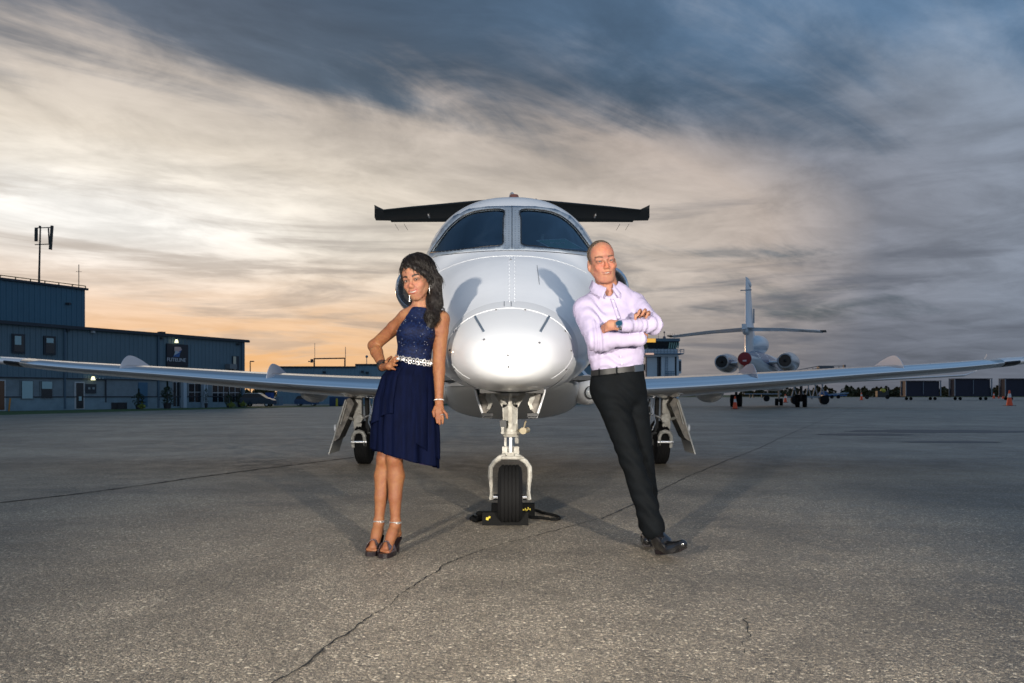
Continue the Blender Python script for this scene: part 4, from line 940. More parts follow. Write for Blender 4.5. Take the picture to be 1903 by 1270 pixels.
# antenna frame on roof
AFR = thing('antenna_frame', 'rectangular antenna frame with whip aerials on the low building roof', 'antenna', tuple(W(612, 682, Yb)))
q = MB()
for x in (584, 641): q.bar(W(x, 683, Yb + 1), W(x, 666, Yb + 1), .12)
q.bar(W(584, 667, Yb + 1), W(641, 666, Yb + 1), .12); q.build('frame', mat('frame_rust', (.10, .05, .04), .6), AFR)
q = MB(); q.bar(W(585, 667, Yb + 1), W(585, 638, Yb + 1), .035); q.bar(W(642, 666, Yb + 1), W(642, 645, Yb + 1), .05); q.build('whips', mat('whip', (.25, .22, .2), .5), AFR)
q = MB(); q.box(W(579.5, 671, Yb + 1), (.22, .2, .35)); q.box(W(574, 672, Yb + 1), (.12, .1, .1)); q.bar(W(574, 672, Yb + 1), W(584, 672, Yb + 1), .06); q.build('camera_unit', M_CLADD, AFR)
q = MB(); q.bar(W(681.5, 678, Yb + 2), W(681.5, 662, Yb + 2), .06); q.ball(W(681.5, 663, Yb + 2), .14); tag(q.build('weather_vane', mat('vane', (.3, .3, .3), .5)), 'small round-topped instrument mast on the low building roof', 'mast')
# ---- control tower
YT = 190.0; TW = thing('control_tower', 'pale control tower with slanted glass cab beside the man', 'tower', tuple(Vector((W(1233, 0, YT).x, YT, 0))))
s_ = YT / FPX
def tz(py): return CAMZ + (HOR - py) * s_
def tx(px): return (px - 951.5) * s_
M_TP = mat('tower_panel', (.56, .64, .70), .6, var=.05, vscale=.2); M_TD = mat('tower_dark', (.015, .02, .03), .3)
def tbox(q, x0, x1, z0, z1, y0=0.0, y1=6.0): q.add([(tx(x), YT + y, z) for z in (z0, z1) for x, y in ((x0, y0), (x1, y0), (x1, y1), (x0, y1))], [(0, 3, 2, 1), (4, 5, 6, 7), (0, 1, 5, 4), (1, 2, 6, 5), (2, 3, 7, 6), (3, 0, 4, 7)])
q = MB(); tbox(q, 1200, 1222, 0, tz(662), .6); tbox(q, 1229, 1254, 0, tz(662), 0); tbox(q, 1258, 1262, 0, tz(662), .3); q.build('shaft', M_TP, TW)
q = MB(); tbox(q, 1222, 1229, 0, tz(662), .9); tbox(q, 1253.5, 1258.5, 0, tz(662), .8); q.build('window_strip', M_TD, TW)
for x in (1200.8, 1223.2): 
    q = MB(); tbox(q, x - .8, x + .8, 0, tz(648 if x > 1210 else 660), -.3, 0); q.build('dark_post', M_TD, TW)
q = MB(); tbox(q, 1262, 1268, tz(694), tz(668), 1, 4); q.build('side_bay', M_TP, TW); q = MB(); tbox(q, 1263.5, 1267, tz(690), tz(671), .9, .98); q.build('bay_window', M_TD, TW)
q = MB(); tbox(q, 1197, 1259, tz(663), tz(649), -.4, 7); q.build('gallery_wall', M_TP, TW)
q = MB(); tbox(q, 1196, 1269, tz(659), tz(657), -1.2, 8); q.build('gallery_deck', mat('deck', (.16, .24, .32), .5), TW)
q = MB()
for py in (650, 653.5): q.bar((tx(1196), YT - 1.2, tz(py)), (tx(1269), YT - 1.2, tz(py)), .10)
for k in range(13): x = 1196 + k * 6.08; q.bar((tx(x), YT - 1.2, tz(657)), (tx(x), YT - 1.2, tz(649.5)), .12)
q.bar((tx(1269), YT - 1.2, tz(650)), (tx(1269), YT + 7, tz(650)), .1); q.build('gallery_rail', mat('rail', (.2, .26, .32), .5), TW)
def fr_(x0, x1, zz, y0, y1): return [(tx(x0), YT + y0, zz), (tx(x1), YT + y0, zz), (tx(x1), YT + y1, zz), (tx(x0), YT + y1, zz)]
q = MB(); q.add(fr_(1205.5, 1257, tz(649), .2, 6.4) + fr_(1200.5, 1261.5, tz(635), -.5, 7.2), [(0, 3, 2, 1), (4, 5, 6, 7), (0, 1, 5, 4), (1, 2, 6, 5), (2, 3, 7, 6), (3, 0, 4, 7)]); cab = q.build('tower_cab', M_GLS, TW)
q = MB()
for k in range(5):
    x = 1242 + k * 4.1; q.prism([(tx(x), YT - .0, tz(648)), (tx(x + 2.4), YT - .0, tz(648)), (tx(x + 3.4), YT - .45, tz(637)), (tx(x + 1.0), YT - .45, tz(637))], (0, -.08, 0))
q.build('lit_blinds', mat('green_glass', (.26, .42, .38), .3), cab)
q = MB(); tbox(q, 1219, 1262.5, tz(635), tz(629.5), -.8, 7.4); tbox(q, 1199.5, 1219, tz(635), tz(629.5), -.7, 7.3); q.build('cab_roof', mat('cab_roof', (.10, .17, .22), .5), TW)
q = MB(); tbox(q, 1199.5, 1217, tz(637), tz(630), -1.0, -.72); q.build('sunset_glow_panel', mat('sunset_orange_glow', (.9, .5, .08), .5, emit=(1.0, .50, .08), estr=.75), TW)  # emission imitates orange sunset reflected at the cab, not a lamp
q = MB(); tbox(q, 1198, 1213, tz(660), tz(657), -1.5, -1.25); q.build('sunset_glow_panel', mat('sunset_pink_glow', (.8, .5, .4), .5, emit=(1.0, .62, .45), estr=.55), TW)  # emission imitates low sun on the gallery edge, not a lamp
q = MB(); q.bar((tx(1239), YT + 3, tz(630)), (tx(1239), YT + 3, tz(617)), .14); q.ball((tx(1239), YT + 3, tz(626)), .4, 8, 6); q.ball((tx(1239), YT + 3, tz(616)), .25, 8, 6); q.build('beacon_mast', mat('aer', (.22, .16, .16), .5), TW)
for x in (1250, 1254, 1258, 1228): q = MB(); q.bar((tx(x), YT + 3, tz(630)), (tx(x), YT + 3, tz(617.5)), .07); q.build('roof_aerial', MATS['aer'], TW)
q = MB()
for py in (691, 695, 699): q.bar((tx(1235), YT - .8, tz(py)), (tx(1253), YT - .8, tz(py)), .10)
for k in range(7): x = 1235 + 3 * k; q.bar((tx(x), YT - .8, tz(702)), (tx(x), YT - .8, tz(690)), .08)
for py in range(664, 704, 3): q.bar((tx(1236), YT - .3, tz(py)), (tx(1240), YT - .3, tz(py)), .06)
q.bar((tx(1236), YT - .3, tz(662)), (tx(1236), YT - .3, 0), .08); q.bar((tx(1240), YT - .3, tz(662)), (tx(1240), YT - .3, 0), .08); q.build('ladder_and_stair', mat('stair_blue', (.06, .14, .22), .5), TW)
# ---- tri-jet parked beyond the right wing
TJ = thing('trijet', 'white three-engine jet with red exhaust cover seen from behind', 'aircraft', (0, 0, 0))
M_TJ = mat('trijet_white', (.74, .78, .83), .28, coat=.3, var=.04, vscale=1); M_TB = mat('trijet_blue', (.02, .07, .22), .3, coat=.3)
fs_ = [(-.0, .36, 3.05), (.4, .42, 3.03), (2, .72, 2.95), (4.5, 1.02, 2.75), (7.5, 1.22, 2.55), (11, 1.28, 2.5), (18, 1.28, 2.5), (20, 1.15, 2.45), (22, .7, 2.25), (23.2, .1, 2.1)]
def ringc(y, r, zc_, n=36, x0=0.0): return [Vector((x0 + r * math.cos(a), y, zc_ + r * math.sin(a))) for a in np.linspace(0, 2 * math.pi, n, endpoint=False)]
q = MB(); q.loft([ringc(*a) for a in fs_]); q.build('fuselage', M_TJ, TJ, True)
q = MB()
for s2 in (-1, 1):   # blue cheat line swoosh on each side
    rs = []
    for y, r, zc_ in [(a, float(np.interp(a, [f[0] for f in fs_], [f[1] for f in fs_])), float(np.interp(a, [f[0] for f in fs_], [f[2] for f in fs_]))) for a in np.linspace(.1, 14, 22)]:
        a0 = math.pi / 2 - .1 - (y / 14) * 1.45; a1 = a0 - .60 - .5 * math.exp(-((y - 3) / 3) ** 2)
        rs.append([Vector((s2 * (r + .01) * math.cos(t_), y, zc_ + (r + .01) * math.sin(t_))) for t_ in np.linspace(a0, a1, 5)])
    q.loft(rs, closed=False, caps=False)
q.build('blue_stripe', M_TB, TJ, True)
q = MB(); q.lathe([(.34, .05), (.40, -.02), (.39, -.10), (.25, -.15), (.001, -.16)], 24, (0, 0, 3.05), 'Y'); rc = q.build('exhaust_cover', mat('cover_red', (.28, .02, .02), .6), TJ, True)
q = MB(); q.box((.02, -.17, 2.93), (.22, .02, .10)); q.build('cover_tag', mat('tag_pink', (.7, .5, .5), .6), rc)
q = MB(); q.tube([(0, -.1, 2.66), (.0, -.2, 2.5)], .05); q.build('cover_strap', MATS['cover_red'], rc)
q = MB(); q.loft([[Vector((b * 2.2 * k_, yl + (1 - a) * -1 * ch + ch, z)) for a, b in AF] for z, yl, ch, k_ in ((3.2, .3, 6.6, 1.6), (4.2, .3, 5.4, 1.3), (5.0, .35, 4.0, 1.0), (6.6, .35, 2.9, .75), (8.0, .35, 2.1, .55))]); q.build('tail_fin', M_TJ, TJ, True)
q = MB(); q.loft([ringc(y, r, z) for y, r, z in ((2.6, .10, 3.9), (3.4, .45, 4.05), (5.0, .62, 4.2), (6.6, .66, 4.25), (6.9, .60, 4.25), (6.6, .5, 4.25))]); q.build('center_intake', M_TJ, TJ, True)
q = MB(); q.ball((0, 1.6, 7.75), (.13, 1.1, .22), 14, 10); q.build('fin_cap', M_TJ, TJ, True)
q = MB(); q.ball((0, .6, 4.72), (.20, .75, .24), 14, 10); q.box((0, -.1, 4.95), (.24, .5, .32)); q.build('tail_bullet', M_TJ, TJ, True)
q = MB(); q.box((.12, 3.2, 5.9), (.04, .35, .9)); q.cyl((-.3, .4, 7.2), (.35, .4, 7.2), .03); q.build('fin_mark', MATS['rail'], TJ)
for s2 in (-1, 1):
    q = MB(); q.loft([[Vector((s2 * x, yt - (1 - a) * 1 * 0 + (1 - a) * ch * 1.0 - 0, z + b * 1.5)) for a, b in AF] for x, yt, ch, z in ((.05, .3, 2.6, 4.95), (2.2, -.2, 1.9, 4.78), (4.3, -.7, 1.2, 4.52))]); hs = q.build('tailplane', M_TJ, TJ, True)
    q = MB(); q.box((s2 * 4.36, -.2, 4.52), (.3, 1.0, .06)); q.build('tip', M_DARK, hs)
    c = Vector((s2 * 1.95, 3.6, 3.05)); q = MB(); q.lathe([(.36, .5), (.38, 0), (.46, .02), (.60, .9), (.66, 2.0), (.64, 3.3), (.55, 3.7), (.48, 3.6), (.46, 3.0)], 30, c, 'Y', caps=False); en = q.build('engine_nacelle', mat('nacelle', (.45, .48, .52), .2, .5), TJ, True)
    q = MB(); q.lathe([(.36, .04), (.37, .35), (.001, .4)], 24, c, 'Y'); q.build('exhaust', M_BLK, en, True)
    q = MB(); q.lathe([(.12, .3), (.10, .02), (.001, -.2)], 14, c, 'Y'); q.build('exhaust_plug', M_DARK, en, True)
    q = MB(); q.loft([[Vector((s2 * x, 4.0 + a * 2.4, 2.98 + b * 2)) for a, b in AF] for x in (.9, 1.45)]); q.build('engine_pylon', M_TJ, TJ)
    # wing with winglet
    wsx = [(1.0, 11.0, 4.5, 1.75), (5, 9.6, 3.0, 1.82), (9, 8.6, 2.0, 1.98), (12.2, 7.9, 1.2, 2.12), (12.75, 7.6, .95, 2.35), (13.05, 7.3, .75, 2.8), (13.25, 7.0, .5, 3.35)]
    q = MB(); q.loft([[Vector((s2 * x, yt + (1 - a) * ch, z + b * (1.3 if i < 4 else .5))) for a, b in AF] for i, (x, yt, ch, z) in enumerate(wsx)]); q.build('wing', M_TJ, TJ, True)
    for wy in (.0,):
        q = MB()
        for dx_ in (-.25, .25): q.cyl((s2 * 2.3 + dx_ - .14, 12.2, .46), (s2 * 2.3 + dx_ + .14, 12.2, .46), .46, n=20)
        q.build('tyre', M_RUB, TJ); q = MB(); q.cyl((s2 * 2.3, 12.2, .4), (s2 * 2.3, 12.2, 1.8), .1); q.box((s2 * 2.0, 12.3, 1.2), (.6, .9, .05)); q.build('gear_leg', M_DARK, TJ)
q = MB(); q.cyl((-.3, 20.2, .3), (-.06, 20.2, .3), .3, n=16); q.cyl((.06, 20.2, .3), (.3, 20.2, .3), .3, n=16); q.build('tyre', M_RUB, TJ); q = MB(); q.cyl((0, 20.2, .3), (0, 20.2, 1.6), .08); q.build('gear_leg', M_GREY, TJ)
TJ.location = (13.9, 45.0, 0); TJ.rotation_euler = (0, 0, R(-25))
# ---- traffic cones
def cone(px, pyb, hpx, lab):
    b = G(px, pyb); s_ = b.y / FPX; h = hpx * s_; t_ = thing('traffic_cone', lab, 'traffic cone', tuple(b), 'orange traffic cones on the apron')
    q = MB(); q.box(b + Vector((0, 0, .02)), (h * .52, h * .52, .04)); q.build('base', mat('cone_base', (.10, .03, .02), .7), t_)
    q = MB(); q.lathe([(h * .19, .04), (h * .125, h * .45), (h * .105, h * .52), (h * .07, h * .78), (h * .045, h * .96), (h * .03, h)], 16, b); q.build('cone_body', mat('cone_orange', (.85, .09, .02), .5), t_, True)
    q = MB(); q.lathe([(h * .108 + .004, h * .54), (h * .073 + .004, h * .78)], 16, b); q.build('white_collar', mat('collar_white', (.65, .62, .62), .5), t_, True)
cone(1366, 760.5, 24, 'orange traffic cone under the right wing, nearest the man')
cone(1459.5, 748.5, 16, 'orange traffic cone in front of the tri-jet, between its wheels')
cone(1876, 754.5, 29, 'tall orange cone with two white bands in front of the last baggage cart')
cone(1601, 744, 14, 'orange cone standing at the small trailer hitch')
cone(1847, 741, 11, 'small far orange cone just right of the second baggage cart')
cone(1856, 741, 8, 'smallest far orange cone, middle of the three between the carts')
cone(1864.5, 741.5, 12, 'far orange cone touching the left post of the last baggage cart')
# ---- baggage carts
M_CART = mat('cart_navy', (.007, .009, .028), .6, var=.15, vscale=2); M_CPOST = mat('cart_post', (.20, .23, .27), .5)
def cart(x0, x1, yt, yb, lab):
    gy = yb + 4; b = G((x0 + x1) / 2, gy); s_ = b.y / FPX; w = (x1 - x0) * s_; h = CAMZ + (HOR - yt) * s_; z0 = CAMZ + (HOR - (yb - 3)) * s_
    t_ = thing('baggage_cart', lab, 'baggage cart', tuple(b), 'covered baggage carts in a row'); d_ = 1.7
    def lb(x, y, z, a, c, e, n, m): q = MB(); q.box(b + Vector((x, y + d_ / 2, z)), (a, c, e)); return q.build(n, m, t_)
    lb(0, 0, z0 + .05, w, d_, .12, 'deck', M_CART); lb(0, 0, h, w + .1, d_ + .05, .08, 'canopy', M_CART); lb(0, .1, (z0 + h) / 2, w * .94, d_ * .8, h - z0 - .15, 'curtain', M_CART)
    for k in (-1, 1):
        for j in (-1, 1): lb(k * (w / 2 - .06), j * (d_ / 2 - .05), (z0 + h) / 2, .16, .10, h - z0, 'post', M_CPOST)
    lb(.02, -d_ / 2 + .05, (z0 + h) / 2 + .1, .07, .05, (h - z0) * .8, 'curtain_strap', M_CPOST)
    for k in (-1, 1):
        for j in (-.8, .62):
            q = MB(); q.cyl(b + Vector((k * w * .34, d_ / 2 + j, .26)), b + Vector((k * w * .34, d_ / 2 + j + .16, .26)), .26, n=16); q.cyl(b + Vector((k * w * .34, d_ / 2 + j - .01, .26)), b + Vector((k * w * .34, d_ / 2 + j, .26)), .12, n=10); q.build('wheel', M_RUB, t_)
    q = MB(); q.bar(b + Vector((-w / 2, d_ / 2, z0 - .1)), b + Vector((-w / 2 - .9, d_ / 2, z0 - .15)), .07); q.build('tow_bar', M_DARK, t_)
cart(1683, 1749, 708, 740, 'navy covered baggage cart, leftmost in the row')
cart(1774, 1844, 704, 740, 'navy covered baggage cart, middle one in the row')
cart(1868, 1945, 704, 740, 'navy covered baggage cart cut off by the right edge')
# ---- small trailer with a yellow tank, blue loader, mobile stair
b = G(1628, 742); t_ = thing('ground_power_trailer', 'low two-wheeled trailer carrying a yellow tank left of the baggage carts', 'trailer', tuple(b)); s_ = b.y / FPX
q = MB(); q.box(b + Vector((0, .5, .42)), (46 * s_, 1.0, .12)); q.bar(b + Vector((20 * s_, .5, .4)), b + Vector((56 * s_, .5, .45)), .08); q.build('chassis', M_DARK, t_)
q = MB(); q.ball(b + Vector((15 * s_, .5, 1.75)), (.55, .6, .48)); q.build('yellow_tank', mat('tank_yellow', (.42, .36, .03), .5), t_, True)
q = MB(); q.box(b + Vector((14 * s_, .6, 1.1)), (2.4, .9, 1.2)); q.build('housing', M_DARK, t_)
for k in (-16, 22):
    q = MB(); q.cyl(b + Vector((k * s_, .1, .42)), b + Vector((k * s_, .3, .42)), .42, n=18); q.cyl(b + Vector((k * s_, .08, .42)), b + Vector((k * s_, .1, .42)), .2, n=12); q.build('wheel', M_RUB, t_)
q = MB()
for k in (-27, 23): q.bar(b + Vector((k * s_, .3, .4)), b + Vector((k * s_, .3, 2.4)), .06)
q.build('flag_pole', M_CPOST, t_)
b = G(1552, 741); t_ = thing('belt_loader', 'blue belt loader truck parked beyond the mobile stair', 'vehicle', tuple(b)); s_ = b.y / FPX
M_LB = mat('loader_blue', (.02, .08, .22), .4)
q = MB(); q.box(b + Vector((0, .8, .75)), (44 * s_, 1.6, .35)); q.build('chassis', M_LB, t_)
q = MB(); q.prism([b + Vector((x * s_, 0, z)) for x, z in ((-28, .9), (-24, 1.6), (-16, 1.75), (-12, .95))], (0, 1.6, 0)); q.build('cab', M_LB, t_)
q = MB(); q.prism([b + Vector((x * s_, .2, z)) for x, z in ((-12, 1.0), (22, 1.45), (26, 1.45), (26, 1.2), (-12, .75))], (0, 1.1, 0)); q.build('conveyor', mat('conv', (.18, .26, .34), .5), t_)
for k in (-15, -6, 6):
    q = MB(); q.cyl(b + Vector((k * s_, -.1, .4)), b + Vector((k * s_, .2, .4)), .42, n=16); q.build('wheel', M_RUB, t_)
YS = 70.0; t_ = thing('mobile_stair', 'mobile passenger stair with railings behind the right wing', 'stair', (W(1520, 0, YS).x, YS, 0))
M_STR = mat('stair_grey', (.10, .11, .13), .5)
q = MB(); q.prism([W(1462, 702, YS), W(1520, 690, YS), W(1569, 690, YS), W(1569, 693, YS), W(1520, 693, YS), W(1466, 705, YS)], (0, 1.5, 0)); q.build('deck', M_STR, t_)
q = MB()
for y0, y1 in ((694, 681), (689, 677)):
    q.bar(W(1462, y0 + 3, YS), W(1522, y1 + 3.5, YS), .06); q.bar(W(1522, y1 + 3.5, YS), W(1569, y1 + 3.5, YS), .06)
for k in range(12):
    x = 1462 + k * 9.7; yy = 702 - min(1, (x - 1462) / 58) * 14; q.bar(W(x, yy, YS), W(x, yy - 6.5, YS), .06)
q.box(W(1533, 684, YS), (1.3, .6, .3)); q.box(W(1569, 683.5, YS), (.15, .3, .5)); q.build('handrail', M_STR, t_)
q = MB()
for k in range(5):
    x = 1470 + k * 13; q.bar(W(x, 742, YS), W(x + 12, 696, YS), .09); q.bar(W(x + 12, 742, YS), W(x, 696, YS), .07)
q.bar(W(1462, 738, YS), W(1535, 738, YS), .16); q.build('truss', mat('truss', (.22, .25, .28), .5), t_)
for x in (1475, 1528):
    q = MB(); c = W(x, 742, YS); q.cyl(Vector((c.x, YS - .6, .42)), Vector((c.x, YS - .3, .42)), .42, n=16); q.build('wheel', M_RUB, t_)
# small push cart with wheels seen below the tri-jet
b = G(1412, 746.5); t_ = thing('tow_cart', 'light tow bar cart with small wheels beneath the tri-jet', 'cart', tuple(b)); s_ = b.y / FPX
q = MB(); q.bar(b + Vector((-28 * s_, 0, 1.02)), b + Vector((40 * s_, 0, 1.02)), .14); q.build('bar', M_CPOST, t_)
q = MB()
for k in (-18, -12, 4): q.bar(b + Vector((k * s_, 0, 1.0)), b + Vector((k * s_, 0, .5)), .16)
q.build('leg', M_DARK, t_)
q = MB(); q.cyl(b + Vector((13 * s_, 0, .4)), b + Vector((13 * s_, .2, .4)), .4, n=16); q.build('wheel', M_RUB, t_)
# ---- far tree belt, trees one can tell apart are few: one wood
def wood(x0, x1, Yf, hmin, hmax, n, seed, name='far_wood'):
    rr = np.random.default_rng(seed); vs = []; fs = []
    hs_ = [hmin + (hmax - hmin) * rr.random() ** 1.4 for _ in range(n)]
    for k in range(n):
        c = Vector((x0 + (x1 - x0) * (k + rr.random()) / n, Yf + rr.random() * 40, 0)); h = hs_[k]; r = h * (.45 + .35 * rr.random())
        for j in range(110):
            u = rr.random(); a = rr.random() * 6.283; rad_ = r * math.sin(min(1, .25 + u * .85) * math.pi) ** .6 * (.5 + .6 * rr.random())
            p_ = c + Vector((math.cos(a) * rad_, math.sin(a) * rad_, h * (.05 + .92 * u)))
            d1 = Vector(rr.normal(0, 1, 3)).normalized() * h * .17; d2 = Vector(rr.normal(0, 1, 3)).normalized() * h * .14
            i = len(vs); vs += [p_ - d1, p_ + d2, p_ + d1, p_ - d2]; fs.append((i, i + 1, i + 2, i + 3))
    o = link_mesh(name, vs, fs, mat('wood_foliage', (.030, .045, .018), .9, var=.5, vscale=.12, col2=(.085, .055, .018)), None)
    tag(o, kind='stuff', label='dark belt of far trees along the horizon', cat='trees')
wood(110, 420, 330, 3.0, 5.0, 230, 1)
wood(-60, 110, 420, 3.0, 5.0, 110, 2)
wood(-420, -60, 480, 3.5, 6, 170, 3)
# ================================================================ people: implicit-surface modelling, meshed with surface nets
class SDF:
    def __init__(s, lo, hi, vox):
        s.lo = np.array(lo, float); s.vox = vox; s.n = np.ceil((np.array(hi) - s.lo) / vox).astype(int) + 1
        s.F = np.full(s.n, .12, np.float32); s.M = None
    def _idx(s, lo, hi):
        a = np.clip(np.floor((np.array(lo) - s.lo) / s.vox).astype(int), 0, s.n); b = np.clip(np.ceil((np.array(hi) - s.lo) / s.vox).astype(int) + 1, 0, s.n)
        return a, b
    def grid(s, a, b):
        ax = [s.lo[i] + s.vox * np.arange(a[i], b[i]) for i in range(3)]
        return np.stack(np.meshgrid(*ax, indexing='ij'), -1)
    def apply(s, fn, lo, hi, k, op='add'):
        pad = k + .02; a, b = s._idx(np.array(lo) - pad, np.array(hi) + pad)
        if np.any(b <= a): return
        g = s.grid(a, b); d = fn(g).astype(np.float32); sl = tuple(slice(a[i], b[i]) for i in range(3)); F = s.F[sl]
        if op == 'add':
            if k > 0:
                h = np.maximum(k - np.abs(F - d), 0) / k; s.F[sl] = np.minimum(F, d) - h * h * k * .25
            else: s.F[sl] = np.minimum(F, d)
        elif op == 'sub':
            d = -d
            if k > 0:
                h = np.maximum(k - np.abs(F - d), 0) / k; s.F[sl] = np.maximum(F, d) + h * h * k * .25
            else: s.F[sl] = np.maximum(F, d)
        elif op == 'disp': s.F[sl] = F + d
    def T(s, p):    # local -> world
        return np.array(p, float) if s.M is None else (np.array(s.M[0]) @ np.array(p, float) + np.array(s.M[1]))
    def cone(s, a, b, ra, rb, k=.02, flat=None, op='add'):
        a = s.T(a); b = s.T(b); ba = b - a; L2 = max(1e-9, ba @ ba); r = max(ra, rb)
        if flat is not None:
            nv = np.array(flat[:3], float); nv /= np.linalg.norm(nv); ff = flat[3]
            if s.M is not None: nv = np.array(s.M[0]) @ nv
        def fn(g):
            pa = g - a; t = np.clip(pa @ ba / L2, 0, 1); v = pa - t[..., None] * ba
            if flat is not None:
                vn = v @ nv; v = v + (vn * (1 / ff - 1))[..., None] * nv
            return np.linalg.norm(v, axis=-1) - (ra + (rb - ra) * t)
        rr = r * max(1, (flat[3] if flat is not None else 1)); s.apply(fn, np.minimum(a, b) - rr, np.maximum(a, b) + rr, k, op)
    def ell(s, c, rad, k=.02, rot=None, op='add'):
        c = s.T(c); Rm = np.eye(3) if rot is None else np.array(rot)
        if s.M is not None: Rm = np.array(s.M[0]) @ Rm
        rad = np.array(rad, float)
        def fn(g):
            q = (g - c) @ Rm; k0 = np.linalg.norm(q / rad, axis=-1); k1 = np.linalg.norm(q / rad ** 2, axis=-1)
            return k0 * (k0 - 1) / np.maximum(k1, 1e-6)
        m_ = rad.max(); s.apply(fn, c - m_, c + m_, k, op)
    def cut(s, p, nrm_, k=.004):      # keep the side where (x-p).n < 0
        p = s.T(p); nv = np.array(nrm_, float); nv /= np.linalg.norm(nv)
        if s.M is not None: nv = np.array(s.M[0]) @ nv
        g = s.grid(np.zeros(3, int), s.n); d = ((g - p) @ nv).astype(np.float32); h = np.maximum(k - np.abs(s.F - d), 0) / k; s.F = np.maximum(s.F, d) + h * h * k * .25
    def mesh(s):
        F = s.F; n = np.array(F.shape); neg = F < 0
        act = np.zeros(n - 1, bool); c0 = neg[:-1, :-1, :-1]
        cs = [(i, j, k) for i in (0, 1) for j in (0, 1) for k in (0, 1)]
        def sh(A, c): return A[c[0]:n[0] - 1 + c[0], c[1]:n[1] - 1 + c[1], c[2]:n[2] - 1 + c[2]]
        any_ = np.zeros(n - 1, bool); all_ = np.ones(n - 1, bool)
        for c in cs: v = sh(neg, c); any_ |= v; all_ &= v
        act = any_ & ~all_; idx = np.argwhere(act); N = len(idx)
        vid = np.full(n - 1, -1, np.int64); vid[act] = np.arange(N)
        vals = np.stack([F[idx[:, 0] + c[0], idx[:, 1] + c[1], idx[:, 2] + c[2]] for c in cs], 1).astype(float)
        acc = np.zeros((N, 3)); cnt = np.zeros(N)
        for i, a in enumerate(cs):
            for j, b in enumerate(cs):
                if j <= i or sum(abs(x - y) for x, y in zip(a, b)) != 1: continue
                va, vb = vals[:, i], vals[:, j]; m_ = (va < 0) != (vb < 0); t = np.where(m_, va / np.where(m_, va - vb, 1), 0)
                p = np.array(a)[None] + t[:, None] * (np.array(b) - np.array(a))[None]; acc[m_] += p[m_]; cnt[m_] += 1
        V = s.lo + (idx + acc / np.maximum(cnt, 1)[:, None]) * s.vox
        Q = []
        for ax in range(3):
            o = [x for x in range(3) if x != ax]
            sl0 = [slice(1, n[i] - 1) for i in range(3)]; sl1 = list(sl0); sl0[ax] = slice(0, n[ax] - 1); sl1[ax] = slice(1, n[ax])
            A, B_ = neg[tuple(sl0)], neg[tuple(sl1)]; e = np.argwhere(A != B_); st0 = A[tuple(e.T)]
            e = e + np.array([0 if i == ax else 1 for i in range(3)])
            def cell(d0, d1):
                c = e.copy(); c[:, o[0]] -= d0; c[:, o[1]] -= d1; return vid[tuple(c.T)]
            q4 = np.stack([cell(1, 1), cell(0, 1), cell(0, 0), cell(1, 0)], 1)
            flip = st0 if ax != 1 else ~st0
            q4[~flip] = q4[~flip][:, ::-1]; Q.append(q4)
        Q = np.concatenate(Q); Q = Q[(Q >= 0).all(1)]
        return V, Q
def mk(name, parts, m, parent, cols=None, relax=1):
    Vs = []; Qs = []; b = 0; Cs = []
    for i, (V, Q) in enumerate(parts): Vs.append(V); Qs.append(Q + b); b += len(V)
    V = np.concatenate(Vs); Q = np.concatenate(Qs)
    for _ in range(relax):
        acc = np.zeros_like(V); cnt = np.zeros(len(V))
        for i in range(4):
            a, b_ = Q[:, i], Q[:, (i + 1) % 4]
            for x in range(3): acc[:, x] += np.bincount(a, V[b_, x], len(V)) + np.bincount(b_, V[a, x], len(V))
            cnt += np.bincount(a, minlength=len(V)) + np.bincount(b_, minlength=len(V))
        V = V * .5 + .5 * acc / np.maximum(cnt, 1)[:, None]
    me = bpy.data.meshes.new(name); me.vertices.add(len(V)); me.vertices.foreach_set('co', V.astype(np.float32).ravel())
    me.loops.add(Q.size); me.loops.foreach_set('vertex_index', Q.astype(np.int32).ravel()); me.polygons.add(len(Q))
    me.polygons.foreach_set('loop_start', np.arange(0, Q.size, 4, dtype=np.int32)); me.update(calc_edges=True); me.shade_smooth()
    if cols is not None:
        at_ = me.color_attributes.new('Col', 'FLOAT_COLOR', 'POINT'); c = np.ones((len(V), 4), np.float32); c[:, :3] = cols(V); at_.data.foreach_set('color', c.ravel())
    me.materials.append(m); o = bpy.data.objects.new(name, me); C.objects.link(o)
    o.parent = parent; o.matrix_parent_inverse = parent.matrix_basis.inverted(); return o
def skinmat(name, rough=.58):
    m = bpy.data.materials.new(name); m.use_nodes = True; t = NT(m.node_tree); b = m.node_tree.nodes['Principled BSDF']
    a = t.n('ShaderNodeVertexColor', layer_name='Col'); tcn = t.n('ShaderNodeTexCoord')
    nz = t.noise(tcn.outputs['Object'], 60, 4, .6); nz2 = t.noise(tcn.outputs['Object'], 11, 3, .6)
    f = t.m('MULTIPLY', t.mr(nz, .3, .7, .93, 1.07), t.mr(nz2, .3, .7, .93, 1.07)); cc = t.n('ShaderNodeCombineColor'); t.set(cc, 0, f); t.set(cc, 1, t.m('MULTIPLY', f, t.m('MULTIPLY', f, 1.0))); t.set(cc, 2, f)
    t.set(b, 'Base Color', t.mix(1.0, a.outputs[0], cc.outputs[0], 'MULTIPLY')); b.inputs['Roughness'].default_value = rough; b.inputs['Specular IOR Level'].default_value = .3
    b.inputs['Subsurface Weight'].default_value = .12; b.inputs['Subsurface Radius'].default_value = (1.0, .35, .2); b.inputs['Subsurface Scale'].default_value = .008
    bn = t.n('ShaderNodeBump'); bn.inputs['Strength'].default_value = .15; bn.inputs['Distance'].default_value = .001; t.set(bn, 'Height', t.noise(tcn.outputs['Object'], 350, 3, .6)); t.set(b, 'Normal', bn.outputs[0])
    return m
def wa(px, py, Y): return np.array(W(px, py, Y))
